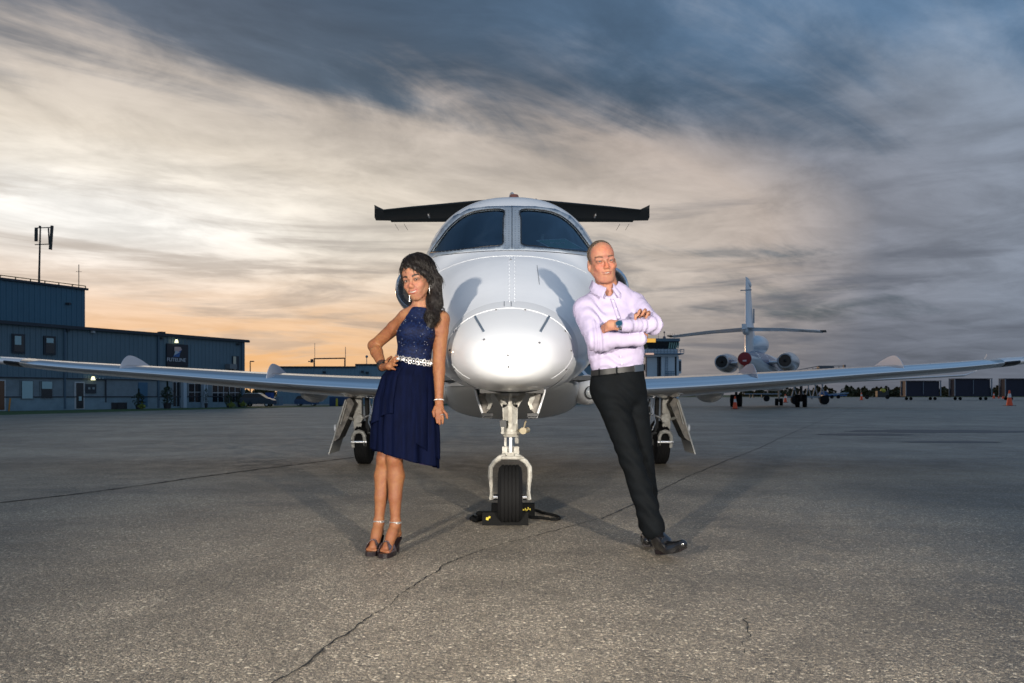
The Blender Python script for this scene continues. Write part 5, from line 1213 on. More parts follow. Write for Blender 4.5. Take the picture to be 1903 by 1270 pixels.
def headM(c, roll, yaw, pitch=0.0, s_=1.0):
    # local x = image right, y = toward the back, z = up (face looks at -y)
    Rm = Matrix.Rotation(roll, 3, 'Y') @ Matrix.Rotation(yaw, 3, 'Z') @ Matrix.Rotation(pitch, 3, 'X')
    return (np.array(Rm) * s_, np.array(c, float))
MW = {True: (.0300, .0095, .0044), False: (.0290, .0062, .0036)}
def mouthpt(u, sm, dz=0.0, dy=0.0, kx=1.0):
    w, up, _ = MW[sm]; return (u * w * kx, -.1005 + dy + .0150 * u * u, (-.0665 if sm else -.0655) + up * u * u + dz)
def face(h, female, smile):
    # origin = centre of the head, between the ears at eye height; looks along -y
    fm = female; u_ = [-1, -.66, -.33, 0, .33, .66, 1]
    h.ell((0, .018, .045), (.074, .094, .080), .0)                       # cranium
    h.ell((0, -.028, .036), (.064, .060, .062), .03)                     # forehead
    h.ell((0, -.030, -.026), (.059 if fm else .0615, .055, .060), .035)  # mid face
    h.cone((0, -.040, -.072), (0, -.062, -.096), .034 if fm else .038, .016 if fm else .020, .035)   # chin
    for x in (-1, 1):
        h.cone((x * (.048 if fm else .046), .008, -.040), (x * .018, -.056, -.096), .017 if fm else .019, .013 if fm else .017, .030)   # jaw
        h.ell((x * .036, -.068, -.030), (.022, .018, .018), .024)        # cheek
        h.ell((x * .032, -.096, .003), (.022, .017, .0125), .014, op='sub')  # eye socket
        h.cone((x * .012, -.088, .0195 if fm else .0165), (x * .048, -.074 if fm else -.076, .0175 if fm else .0150), .0060 if not fm else .0045, .0055 if not fm else .004, .020)   # brow
        h.ell((x * .0100, -.1015, -.036), (.0070, .0085, .0062), .006)      # nostril wing
        h.ell((x * .074, .010, -.010), (.009, .019, .032), .005, rot=Matrix.Rotation(x * .35, 3, 'Z')); h.ell((x * .082, .004, -.006), (.005, .010, .018), .003, op='sub')
        h.ell((x * .0325, -.0790, .0015), (.0168, .0152, .0160), .005)        # lids over the eyeball
        h.ell((x * .0325, -.0965, .0012), (.0128 if fm else .0112, .0085,   .0056 if fm else .0028), .002, op='sub')  # opening of the lids
    h.cone((0, -.086, .010), (0, -.108, -.028), .0070, .0090, .012)       # nose
    h.ell((0, -.1095, -.0325), (.0088, .0092, .0076), .006)
    h.ell((0, -.074, -.060), (.038, .024, .030), .022)                   # muzzle
    for i in range(6):
        a, b = u_[i], u_[i + 1]; t0, t1 = 1 - .55 * a * a, 1 - .55 * b * b
        h.cone(mouthpt(a, smile, (.0025 + MW[smile][2]) * t0), mouthpt(b, smile, (.0025 + MW[smile][2]) * t1), .0032 * t0, .0032 * t1, .003)
        h.cone(mouthpt(a, smile, -(.0030 + MW[smile][2]) * t0), mouthpt(b, smile, -(.0030 + MW[smile][2]) * t1), .0036 * t0, .0036 * t1, .003)
    for i in range(6):
        a, b = u_[i] * .88, u_[i + 1] * .88; r0 = MW[smile][2]
        h.cone(mouthpt(a, smile, -.0004, -.001), mouthpt(b, smile, -.0004, -.001), r0 * (1 - .6 * a * a), r0 * (1 - .6 * b * b), .0015, op='sub')
    for x in (-1, 1):
        h.cone((x * .019, -.099, -.042), (x * .038, -.084, -.064), .0016, .0012, .007, op='sub')      # smile fold
    h.cone((-.012, -.1005, -.083), (.012, -.1005, -.083), .0028, .0028, .007, op='sub')
def facecol(V, M_, base, lip, brow, female, ruddy=(0, 0, 0), smile=True, hairc=None):
    L = (V - M_[1]) @ np.linalg.inv(np.array(M_[0])).T
    col = np.tile(np.array(base, float), (len(V), 1))
    def g(cx_, cz_, rx, rz): return np.exp(-(((L[:, 0] - cx_) / rx) ** 2 + ((L[:, 2] - cz_) / rz) ** 2))
    front = L[:, 1] < -.045
    for x in (-1, 1):
        k = g(x * .040, -.030, .024, .018) * front; col += k[:, None] * np.array(ruddy) * .8
    k = g(0, -.026, .016, .018) * front; col += k[:, None] * np.array(ruddy)
    k = g(0, .070, .05, .025) * front; col += k[:, None] * np.array(ruddy) * .6
    # lips
    wm_, up, _ = MW[smile]; u_ = np.abs(L[:, 0]) / wm_; zc_ = (-.0670 if smile else -.066) + up * u_ ** 2
    k = np.clip(1.5 - np.abs(L[:, 2] - zc_) / ((.0088 if smile else .0062) * np.clip(1.15 - .6 * u_ ** 2, .2, 2)), 0, 1) * np.clip((1.06 - u_) / .15, 0, 1) * (L[:, 1] < -.078); col = col * (1 - k[:, None]) + k[:, None] * np.array(lip)
    # brows, lash line
    for x in (-1, 1):
        u = (L[:, 0] * x - .014) / .040; zb_ = .0215 + .006 * np.sin(np.clip(u, 0, 1) * 2.4)
        k = np.clip(1.5 - np.abs(L[:, 2] - zb_) / ((.0056 if female else .0050) * (1.15 - .5 * np.clip(u, 0, 1))), 0, 1) * ((u > 0) & (u < 1)) * front * (1.0 if female else .8)
        col = col * (1 - k[:, None]) + k[:, None] * np.array(brow)
        e = np.sqrt(((L[:, 0] - x * .033) / (.0185 if female else .0155)) ** 2 + ((L[:, 2] - .0020) / (.0100 if female else .0052)) ** 2)
        k = np.clip(1.35 - e, 0, 1) * front * (.92 if female else .80); col = col * (1 - k[:, None]) + k[:, None] * np.array((.03, .018, .014))
    if hairc is not None: col = hairc(L, col)
    return np.clip(col, 0, 1)
def eyes(par, M_, iris, openz, s_=1.0):
    Rm = np.array(M_[0]); c0 = M_[1]
    for x in (-1, 1):
        c = Rm @ np.array((x * .0325, -.0800, .0012)) + c0; rot = Matrix(Rm.tolist())
        q = MB(); q.ball(c, (.0118, .0118, .0118), 20, 14, rot); ey = q.build('eye', mat('eye_white', (.36, .33, .31), .25), par, True)
        d = (np.array(CAMP) - c); d /= np.linalg.norm(d)
        q = MB(); q.ball(c + d * .0062, (.0076, .0076, .0076), 12, 8); q.build('iris', mat('iris_' + iris[0], iris[1], .12), ey, True)
        q = MB(); q.ball(c + d * .0138 + np.array((.0012, 0, .0018)), (.0009,) * 3, 6, 5); q.build('pupil_glint', mat('glint', (.8, .8, .8), .2), ey, True)
def teeth(par, M_, sm):
    Rm = np.array(M_[0]); c0 = M_[1]; q = MB(); n = 11; up_ = []; lo_ = []; r0 = MW[sm][2]
    for i in range(n):
        u = (-1 + 2 * i / (n - 1)) * .80; t_ = 1 - .6 * u * u
        up_.append(Rm @ np.array(mouthpt(u, sm, r0 * 1.1 * t_, .0042)) + c0); lo_.append(Rm @ np.array(mouthpt(u, sm, -r0 * (.9 if sm else .5) * t_, .0042)) + c0)
    q.add(up_ + lo_, [(i, i + 1, n + i + 1, n + i) for i in range(n - 1)]); o = q.build('teeth', mat('teeth', (.36, .335, .30), .3), par, True); md = o.modifiers.new('t', 'SOLIDIFY'); md.thickness = .002
def finger(s, pts, r, k=.004):
    for i in range(len(pts) - 1): s.cone(pts[i], pts[i + 1], r * (1 - .10 * i), r * (1 - .10 * (i + 1)), k if i else .008)
def wavy(seed, n=9, f0=8, f1=40, stretch=(1, 1, 1)):
    r_ = np.random.default_rng(seed); D_ = r_.normal(0, 1, (n, 3)) * np.array(stretch); D_ /= np.linalg.norm(D_, axis=1)[:, None]; fr_q = f0 * (f1 / f0) ** r_.random(n); ph = r_.random(n) * 6.28
    def fn(g):
        o = 0
        w1 = .25 * np.sin(g[..., 0] * 23 + g[..., 2] * 17) + .25 * np.sin(g[..., 1] * 19 - g[..., 2] * 29)
        for d, f_, p in zip(D_, fr_q, ph): o = o + (1 - np.abs(np.sin((g @ d) * f_ + p + w1 * 1.6)) * 1.6) * (f0 / f_) ** .6
        return o / n
    return fn

# ---------------------------------------------------------------- the woman
WO = thing('person', 'woman in sleeveless navy dress, hand on hip, leaning against the jet nose', 'person', tuple(W(715, 1033, 4.215) * Vector((1, 1, 0)) if False else (W(715, 1033, 4.215).x, 4.215, 0)))
WM = headM(wa(776, 521, 4.33), R(-8), R(-19), R(7), .98)
SKW = (.205, .080, .035)
hd = SDF(wa(735, 600, 4.16) - .0, wa(840, 455, 4.56), .0026); hd.M = WM; face(hd, True, True); hd.M = None
neck = wa(783, 575, 4.37)
hd.cone(wa(781, 545, 4.365), neck, .046, .048, .02); hd.cone(neck, wa(783, 592, 4.37), .05, .07, .03)
hd.cone(wa(783, 574, 4.37), wa(757, 588, 4.385), .034, .040, .03); hd.cone(wa(783, 574, 4.37), wa(817, 590, 4.35), .034, .040, .03)
bd = SDF((-1.02, 3.98, 0.0), (-.30, 4.66, 1.47), .0042)
body_prims = lambda s, inf=0.0: (
    s.cone(wa(783, 592, 4.375), wa(774, 622, 4.36), .098 + inf, .102 + inf, .03, (0, 1, 0, .80)),
    s.cone(wa(774, 622, 4.36), wa(769, 665, 4.36), .100 + inf, .082 + inf, .03, (0, 1, 0, .85)),
    s.ell(wa(760, 617, 4.293), (.046 + inf, .045 + inf, .048 + inf), .05), s.ell(wa(788, 619, 4.285), (.046 + inf, .045 + inf, .048 + inf), .05))
body_prims(bd)
bd.cone(wa(783, 584, 4.375), wa(757, 592, 4.385), .042, .046, .03); bd.cone(wa(783, 584, 4.37), wa(817, 593, 4.35), .042, .046, .03)
bd.cone(wa(769, 668, 4.36), wa(758, 712, 4.36), .080, .135, .03, (0, 1, 0, .75))
# arms
RS, RE, RW_ = wa(754, 591, 4.385), wa(695, 643, 4.50), wa(712, 683, 4.345)
bd.cone(RS, RS + (RE - RS) * .35, .046, .042, .03); bd.cone(RS + (RE - RS) * .35, RE, .041, .034, .012); bd.cone(RE, RE + (RW_ - RE) * .3, .034, .036, .02); bd.cone(RE + (RW_ - RE) * .3, RW_, .036, .022, .012)
LS, LE_, LW = wa(820, 594, 4.345), wa(816, 668, 4.345), wa(816, 744, 4.30)
bd.cone(LS, LS + (LE_ - LS) * .3, .048, .046, .03); bd.cone(LS + (LE_ - LS) * .3, LE_, .045, .036, .006); bd.cone(LE_, LE_ + (LW - LE_) * .3, .036, .036, .006); bd.cone(LE_ + (LW - LE_) * .3, LW, .035, .0225, .006)
# right hand on the hip, fingers forward round the waist
bd.cone(RW_, wa(724, 681, 4.27), .023, .027, .012, (0, 0, 1, .8))
for k, (x1, y1, x2, y2) in enumerate(((733, 666, 738.5, 663), (733.5, 672, 739.5, 670.5), (732, 678.5, 738, 679), (729, 685, 734.5, 687))):
    finger(bd, [wa(723, 676 + 3.4 * k, 4.275), wa(x1, y1, 4.235), wa(x2, y2, 4.245)], .0088 - .0004 * k)
finger(bd, [wa(718, 673, 4.30), wa(722, 668, 4.33), wa(727, 664, 4.36)], .0105)
# left hand hanging
bd.cone(LW, wa(816.5, 763, 4.285), .022, .029, .012, (0, 1, 0, .60))
for k, pts in enumerate(([(824, 764), (829.5, 770), (831, 777)], [(820, 767), (823, 777), (822.5, 787)], [(815.5, 768), (816.5, 779), (817, 788.5)], [(811, 767), (811, 778), (812.5, 786)])):
    finger(bd, [wa(x, y, 4.275 - .012 * (k == 0)) for x, y in pts], .0088 if k < 3 else .0078)
finger(bd, [wa(809, 757, 4.28), wa(805.5, 766, 4.265), wa(807, 774, 4.26)], .0098)
# legs
for hp, kn, an, s_ in ((wa(768, 722, 4.36), wa(733, 852, 4.295), wa(735, 972, 4.275), 1), (wa(746, 722, 4.37), wa(715, 852, 4.35), wa(704, 970, 4.325), -1)):
    bd.cone(hp, kn, .080, .047, .012); bd.ell(kn + np.array((0, -.012, -.004)), (.034, .040, .044), .02)
    c1 = kn + (an - kn) * .28 + np.array((.004 * s_, .018, 0)); bd.cone(kn, c1, .043, .049, .014); bd.cone(c1, kn + (an - kn) * .62, .049, .036, .014); bd.cone(kn + (an - kn) * .6, an, .0365, .0255, .012)
def foot(s, an, ball, toe, heel, n_=5):
    s.cone(an, an + (ball - an) * .5, .027, .027, .02); s.cone(an + (ball - an) * .4, ball, .027, .031, .02); s.cone(an, heel, .025, .023, .02)
    side = np.cross(ball - heel, (0, 0, 1)); side /= np.linalg.norm(side); f_ = toe - ball
    for k in range(5):
        o = side * (-.026 + .0125 * k); s.cone(ball + o * .9, ball + f_ * (1.0 - .10 * abs(k - 1)) + o * 1.05, .0095, .0085 if k else .0105, .008)
fA = (wa(735, 972, 4.275), wa(720, 1019, 4.20), wa(714, 1026, 4.165), wa(739, 992, 4.305))
fB = (wa(704, 970, 4.325), wa(695, 1017, 4.25), wa(689, 1024, 4.215), wa(706, 989, 4.355))
foot(bd, *fA); foot(bd, *fB)
MSKW = skinmat('skin_tan')
def wcols(V):
    c = facecol(V, WM, (.30, .142, .084), (.30, .085, .065), (.014, .009, .008), True, (.035, -.005, -.005), True)
    low = np.clip((1.43 - V[:, 2]) / .10, 0, 1)[:, None]; c = c * (1 - low) + low * np.array(SKW)
    tn = (V[:, 2] < .055); 
    return c
h_, b_ = hd.mesh(), bd.mesh()
BODYW = mk('body', [h_, b_], MSKW, WO, wcols)
eyes(BODYW, WM, ('brown', (.030, .014, .007)), .80); teeth(BODYW, WM, True)
# bodice
M_DR = mat('dress_lace', (.0013, .0034, .018), .65, spec=.15, var=.5, vscale=85, bump=.7, bscale=150, bdist=.004, col2=(.0035, .010, .045))
bo = SDF((-.80, 4.12, .98), (-.30, 4.60, 1.48), .0035); body_prims(bo, .0085); bo.cone(wa(769, 664, 4.36), wa(766, 694, 4.36), .094, .108, .03, (0, 1, 0, .80))
bo.cone(wa(783, 576, 4.37), wa(782, 590, 4.37), .054, .075, .03); bo.cone(wa(783, 588, 4.37), wa(766, 590, 4.37), .05, .048, .03); bo.cone(wa(783, 588, 4.37), wa(800, 590, 4.36), .05, .048, .03)
bo.cut(wa(782, 578, 4.37), (.08, .25, 1)); bo.cut(wa(753, 590, 4.3), (-1, 0, .62)); bo.cut(wa(812, 592, 4.3), (1, 0, .62)); bo.cut(wa(769, 684, 4.3), (0, 0, -1))
mk('bodice', [bo.mesh()], M_DR, WO)
q = MB(); rr = np.random.default_rng(3); mb_ = bpy.data.objects['bodice'].data; nv = len(mb_.vertices)
for i in rr.integers(0, nv, 170):
    v = mb_.vertices[int(i)]
    if v.normal.y < -.3: q.ball(v.co + v.normal * .002, .0021, 5, 4)
q.build('bodice_sequins', mat('sequin', (.7, .75, .85), .15, .8), bpy.data.objects['bodice'])['kind'] = 'stuff'
# skirt: draped rings
M_SK = mat('dress_chiffon', (.0009, .0024, .0135), .8, spec=.06, var=.25, vscale=14, bump=.25, bscale=14, bdist=.01, stretch=(3, 3, .4))
def skirt_mesh(grow, t0, t1, a0, a1, hemf, seed, name, m, nA=160, nR=46, closed=True, foldk=1.0):
    vs = []; rr = np.random.default_rng(seed); ph = rr.random(5) * 6.28
    for j in range(nR + 1):
        t_ = t0 + (t1 - t0) * j / nR
        for i in range(nA if closed else nA + 1):
            a = a0 + (a1 - a0) * i / nA
            hy = hemf(a); py = 671 + (hy - 671) * t_
            cxp = np.interp(py, [671, 700, 742, 800, 872], [768.8, 759.5, 755.5, 754.3, 753.8]); hw = np.interp(py, [671, 684, 700, 742, 800, 872], [32.5, 40, 47.5, 54.5, 58, 59.5])
            f_ = foldk * min(1, max(0, t_ - .02) * 1.4) ** 1.1
            fold = 1 + f_ * (.055 * math.sin(8 * a + ph[0] + 1.1 * t_ + .9 * math.sin(2 * a + ph[4])) + .034 * math.sin(13 * a + ph[1] - .9 * t_ + 1.3 * math.sin(3 * a)) + .045 * math.sin(5 * a + ph[2] + .5 * math.sin(t_ * 3)) + .012 * math.sin(23 * a + ph[3] + 2 * math.sin(4 * a)))
            fold = 1 + (fold - 1) * (1.0 if math.sin(a) < 0 else 1.2)
            Y = 4.355 - .02 * t_; sy = .74
            x = math.cos(a) * hw * fold * grow; yy = math.sin(a) * hw * .0031 * sy * fold * grow
            p = W(cxp + x, py, Y); vs.append(Vector((p.x, Y + yy, p.z)))
    n = nA if closed else nA + 1; fs = []
    for j in range(nR):
        for i in range(nA): fs.append((j * n + i, j * n + (i + 1) % n, (j + 1) * n + (i + 1) % n, (j + 1) * n + i))
    o = link_mesh(name, vs, fs, m, WO, True); md = o.modifiers.new('t', 'SOLIDIFY'); md.thickness = .0012; md.offset = -1; return o
hemA = lambda a: 857 + 15 * math.cos(a) ** 3 * (1 if math.cos(a) > 0 else .9) - 4 * math.sin(a) + 2.2 * math.sin(11 * a) + (0 if math.cos(a) > 0 else 4)
SKR = skirt_mesh(1.0, 0, 1, 0, 2 * math.pi, lambda a: 853 + 16 * math.cos(a) + .8 * math.sin(9 * a) - (3 if math.sin(a) < 0 else -2), 5, 'skirt', M_SK, 220, 60)
skirt_mesh(1.035, .01, .80, math.pi * .80, math.pi * 1.40, lambda a: 792 + 42 * (math.cos(a + .35)) ** 2 , 9, 'skirt_drape', M_SK, 70, 40, False, 1.1)
skirt_mesh(1.014, .01, .96, math.pi * 1.58, math.pi * 2.15, lambda a: 862 - 34 * abs(a - 6.1), 12, 'skirt_drape', M_SK, 60, 44, False, .9)
skirt_mesh(.87, .90, 1.0, 0, 2 * math.pi, lambda a: 851 + 15 * math.cos(a), 7, 'skirt_lining', mat('lining', (.018, .010, .045), .7), 120, 8, True, .6)
# belt of pale rings
q = MB(); M_BJ = mat('belt_silver', (.62, .60, .58), .28, .7, var=.3, vscale=90)
n = 15
for k in range(n):
    a = math.pi + math.pi * (k + .5) / n * 1.0; 
    x = 768.8 + 33.8 * math.cos(a); py = 671.5 + 5.2 * math.cos(a); Y = 4.355 + math.sin(a) * 33.8 * .0031 * .80
    c = W(x, py, Y); tn = Vector((-math.sin(a), math.cos(a) * .8, 0)).normalized()
    pts = [c + (tn * math.cos(t_) * (.0135 if k % 2 else .010) + Vector((0, 0, 1)) * math.sin(t_) * (.0150 if k % 2 else .0195)) for t_ in np.linspace(0, 2 * math.pi, 12, endpoint=False)]
    q.tube(pts, .0036, 5, closed=True); q.ball(c, (.0055, .004, .0065), 6, 4)
q.build('jewelled_belt', M_BJ, WO, True)
# bracelets, ring, earrings
q = MB(); 
def bangle(q, c, ax, r, t_, n=20):
    ax = Vector(ax).normalized(); u = ax.orthogonal().normalized(); v = ax.cross(u); q.tube([Vector(c) + (u * math.cos(a) + v * math.sin(a)) * r for a in np.linspace(0, 2 * math.pi, n, endpoint=False)], t_, 5, closed=True)
ax = RW_ - RE
for k in (.0, .07, .13): bangle(q, RE + ax * (.86 + k * .9), ax + np.array((.02 * k, 0, .1 * k)), .029, .0032)
q.build('black_bracelets', M_BLK, WO, True)
q = MB(); ax = LW - LE_; c = LE_ + ax * 1.0
u = Vector(ax).orthogonal().normalized(); v = Vector(ax).normalized().cross(u)
for a in np.linspace(0, 2 * math.pi, 22, endpoint=False): q.ball(Vector(c) + (u * math.cos(a) + v * math.sin(a)) * .0265, .0042, 6, 5)
q.build('bead_bracelet', M_BJ, WO, True)
q = MB(); bangle(q, wa(821, 771, 4.273), wa(823, 777, 4.27) - wa(820, 767, 4.27), .0098, .0018); q.build('finger_ring', M_BJ, WO, True)
q = MB(); ec = Vector(wa(799.5, 538, 4.30)); q.tube([ec + Vector((.004 * math.cos(a), .012 * math.cos(a), .028 * math.sin(a))) for a in np.linspace(0, 2 * math.pi, 18, endpoint=False)], .0016, 5, closed=True); q.build('hoop_earring', M_BJ, WO, True)
q = MB(); ec = Vector(wa(760.5, 553, 4.30)); q.tube([ec + Vector((.002, 0, z)) for z in (.028, .0, -.025)], .002, 5); q.build('drop_earring', M_BJ, WO, True)
# sandals
M_SH = mat('sandal_pewter', (.16, .12, .13), .25, .7, var=.4, vscale=60); M_SOLE = mat('sandal_sole', (.012, .008, .010), .3)
for (an, ball, toe, heel), nm in ((fA, 'a'), (fB, 'b')):
    f_ = Vector(toe - heel); f_.z = 0; f_.normalize(); sdv = Vector((f_.y, -f_.x, 0)); b0 = Vector(ball); b0.z = 0
    sole = []
    for u, w_, in ((-.055, .024), (-.03, .032), (0, .038), (.03, .038), (.055, .030), (.068, .014)): sole.append((u, w_))
    pl_ = [b0 + f_ * u + sdv * w_ for u, w_ in sole] + [b0 + f_ * u - sdv * w_ for u, w_ in sole[::-1]]
    q = MB(); q.prism([p + Vector((0, 0, .001)) for p in pl_], (0, 0, .026)); SO = q.build('sandal', M_SOLE, WO)
    # arch and stiletto
    hl = Vector(heel); ht = hl + Vector((0, 0, -.018)); q = MB()
    q.loft([[ht - f_ * .012 + sdv * .022, ht - f_ * .012 - sdv * .022, ht - f_ * .012 - sdv * .022 - Vector((0, 0, .010)), ht - f_ * .012 + sdv * .022 - Vector((0, 0, .010))],
            [b0 - f_ * .04 + sdv * .028 + Vector((0, 0, .032)), b0 - f_ * .04 - sdv * .028 + Vector((0, 0, .032)), b0 - f_ * .04 - sdv * .028 + Vector((0, 0, .02)), b0 - f_ * .04 + sdv * .028 + Vector((0, 0, .02))]])
    q.cyl(ht - f_ * .004 - Vector((0, 0, .005)), (ht.x - f_.x * .004, ht.y - f_.y * .004, .001), .014, .006, 10); q.build('stiletto_heel', M_SOLE, SO)
    for k, (ua, ub) in enumerate(((-.020, .030), (.030, -.020), (.012, .012))):
        pa = b0 + f_ * ua + sdv * .037; pb = b0 + f_ * ub - sdv * .037; q = MB(); cs_ = []
        for t_ in np.linspace(0, 1, 12):
            p = pa.lerp(pb, t_); p.z = .027 + .055 * math.sin(math.pi * t_) ** .6 * (1.1 - 4 * (ua + (ub - ua) * t_)); cs_.append(p)
        rs = [[p + f_ * .013, p - f_ * .013, p - f_ * .013 + Vector((0, 0, .003)), p + f_ * .013 + Vector((0, 0, .003))] for p in cs_]
        q.loft(rs); q.build('cross_strap', M_SH, SO, True)
    q = MB(); ac_ = Vector(an) + Vector((0, 0, .004)) - f_ * .002; rs = []
    for a in np.linspace(0, 2 * math.pi, 20, endpoint=False):
        p = ac_ + (f_ * math.cos(a) + sdv * math.sin(a)) * .0345; rs.append([p + Vector((0, 0, .006)), p - Vector((0, 0, .006)), p * 1 + (p - ac_) * .06 - Vector((0, 0, .006)), p + (p - ac_) * .06 + Vector((0, 0, .006))])
    rs.append(rs[0]); q.loft(rs, caps=False); q.build('ankle_strap', mat('strap_silver', (.55, .53, .52), .25, .8), SO, True)
# hair
M_HW = bpy.data.materials.new('hair_black'); M_HW.use_nodes = True; t = NT(M_HW.node_tree); b = M_HW.node_tree.nodes['Principled BSDF']
tcn = t.n('ShaderNodeTexCoord'); nzz = t.noise(t.mapping(tcn.outputs['Object'], rot=(0, .5, 0), scale=(1, 1, .12)), 190, 4, .6, .4)
t.set(b, 'Base Color', t.mix(nzz, (.0020, .0017, .0020), (.016, .011, .009))); b.inputs['Roughness'].default_value = .46; b.inputs['Specular IOR Level'].default_value = .28
bn = t.n('ShaderNodeBump'); bn.inputs['Strength'].default_value = .6; bn.inputs['Distance'].default_value = .005; t.set(bn, 'Height', nzz); t.set(b, 'Normal', bn.outputs[0])
ha = SDF(wa(728, 640, 4.16), wa(850, 455, 4.60), .0032)
ha.M = WM
ha.ell((.006, .030, .066), (.086, .094, .082), .0); ha.ell((.030, .045, .010), (.070, .075, .085), .03)
ha.ell((.010, .0, .100), (.068, .075, .050), .03)

ha.cone((-.060, -.050, .078), (-.074, -.020, .015), .016, .012, .015); ha.cone((-.074, -.02, .015), (-.074, .02, -.05), .012, .016, .015)
ha.M = None
ha.cone(wa(808, 520, 4.36), wa(808, 560, 4.33), .040, .040, .03); ha.cone(wa(808, 560, 4.33), wa(803, 588, 4.285), .040, .036, .03); ha.cone(wa(803, 588, 4.285), wa(795, 612, 4.262), .034, .014, .03)
ha.cone(wa(790, 500, 4.42), wa(792, 575, 4.42), .06, .045, .03)
ha.cone(wa(766, 556, 4.39), wa(764, 572, 4.39), .018, .012, .01)
# carve the face opening
ha.M = WM; ha.ell((-.016, -.115, .008), (.058, .074, .078), .006, rot=Matrix.Rotation(.45, 3, 'Y'), op='sub'); ha.ell((-.006, -.10, -.060), (.066, .070, .072), .006, op='sub')
ha.cone((-.048, -.040, .104), (-.010, -.066, .092), .016, .020, .012); ha.cone((-.010, -.066, .092), (.036, -.070, .064), .020, .020, .010); ha.cone((.036, -.070, .064), (.068, -.044, .028), .020, .018, .010); ha.cone((.068, -.044, .028), (.080, -.010, -.004), .018, .018, .012)
ha.cone((-.052, -.050, .088), (-.071, -.040, .040), .012, .009, .008); ha.cone((-.071, -.040, .040), (-.075, -.010, -.04), .009, .009, .008); ha.M = None
wv = wavy(4, 10, 55, 190, (1, 1, .25)); ha.apply(lambda g: wv(g) * .0055, ha.lo, ha.lo + ha.n * ha.vox, 0, 'disp')
HW_ = mk('hair', [ha.mesh()], M_HW, WO, None, 1)
rr = np.random.default_rng(11); q = MB(); me_ = HW_.data; nv = len(me_.vertices)
HC = Vector(wa(782, 510, 4.37))
for i in rr.integers(0, nv, 2200):
    v = me_.vertices[int(i)]; p = v.co.copy(); n_ = v.normal.copy(); pts = []
    lowz = p.z < 1.40
    d = Vector((.3 + .5 * rr.random(), .2 * rr.normal(), -1)) if not lowz else Vector((.25 * rr.normal(), .1 * rr.normal(), -1))
    d = (d - n_ * d.dot(n_)).normalized(); amp = .006 if lowz else .0015; ph = rr.random() * 6
    L = .03 + .05 * rr.random(); sdv = n_.cross(d)
    for k in range(9):
        t_ = k / 8; pts.append(p + d * L * t_ + n_ * (.0005 + .0025 * math.sin(t_ * 3.1) - .30 * L * t_ * t_) + sdv * amp * math.sin(ph + t_ * 12) * (1 + (n_.x > .2)))
    q.tube(pts, [.0009] * 8 + [.0003], 3)
q.build('hair_strands', M_HW, HW_, True)['kind'] = 'stuff'
q = MB()
for (x0, y0, L, cu) in ((815, 540, 40, 5), (818, 548, 34, 6), (816, 556, 42, 5), (812, 566, 40, 4), (798, 590, 28, 4), (820, 560, 22, 5), (804, 600, 18, 4), (793, 596, 20, 3)):
    ph = rr.random() * 6; q.tube([W(x0 + (x0 > 810) * 4 * k / 12 + cu * math.sin(ph + k * .9) * (k / 12) ** .6, y0 + L * k / 12, 4.31 + .006 * math.cos(ph + k * .9)) for k in range(13)], [.0022] * 12 + [.0006], 4)
q.build('hair_curls', M_HW, HW_, True)['kind'] = 'stuff'

# ---------------------------------------------------------------- the man
MO = thing('person', 'balding man in pale lilac shirt and black trousers, arms crossed, leaning back', 'person', (W(1225, 1030, 4.25).x, 4.25, 0))
SKM = (.33, .150, .097)
MM = headM(wa(1118.5, 488, 4.37), R(-7), R(6), R(6), 1.03)
mh = SDF(wa(1082, 570, 4.18), wa(1165, 440, 4.60), .0026); mh.M = MM; face(mh, False, False); mh.M = None
mh.M = MM; mh.cone((.044, .01, -.03), (.026, -.045, -.085), .024, .022, .03); mh.cone((-.044, .01, -.03), (-.026, -.045, -.085), .024, .022, .03); mh.M = None
mh.cone(wa(1124, 515, 4.40), wa(1133, 552, 4.40), .060, .062, .02)
def mcols(V):
    def hairc(L, col):
        # short cropped hair on the sides and thin on the crown
        side = (np.abs(L[:, 0]) > .050) & (L[:, 1] > -.030) & (L[:, 2] > -.012 + .3 * np.maximum(0, -L[:, 1])) & (np.abs(L[:, 0]) < .0775)
        top = (L[:, 2] > .110) & (L[:, 1] > -.045)
        back = (L[:, 1] > .055) & (L[:, 2] > -.02)
        k = np.clip(side * .8 + top * .55 + back * .8, 0, .85)[:, None]; return col * (1 - k) + k * np.array((.15, .10, .07))
    c = facecol(V, MM, SKM, (.26, .095, .075), (.07, .04, .026), False, (.05, -.030, -.025), False, hairc); return c
mb = SDF((.38, 4.0, .82), (.98, 4.62, 1.58), .0042)
# skin inside the clothes: neck, chest; forearm ends and hands
mb.cone(wa(1133, 545, 4.40), wa(1136, 600, 4.40), .06, .10, .03, (0, 1, 0, .7)); mb.cone(wa(1136, 600, 4.40), wa(1146, 690, 4.40), .10, .10, .03, (0, 1, 0, .7))
# left wrist and hand (watch), tucked under the right upper arm
lw0, lw1 = wa(1166, 606, 4.135), wa(1150, 605.5, 4.13)
mb.cone(lw0, lw1, .026, .026, .01, (0, 1, 0, .85)); mb.cone(lw1, wa(1136, 604, 4.14), .026, .030, .012, (0, 1, 0, .62))
for k in range(4): finger(mb, [wa(1137, 599 + k * 4, 4.135), wa(1127, 602 + k * 4.2, 4.15), wa(1119, 607 + k * 4, 4.19)], .0095)
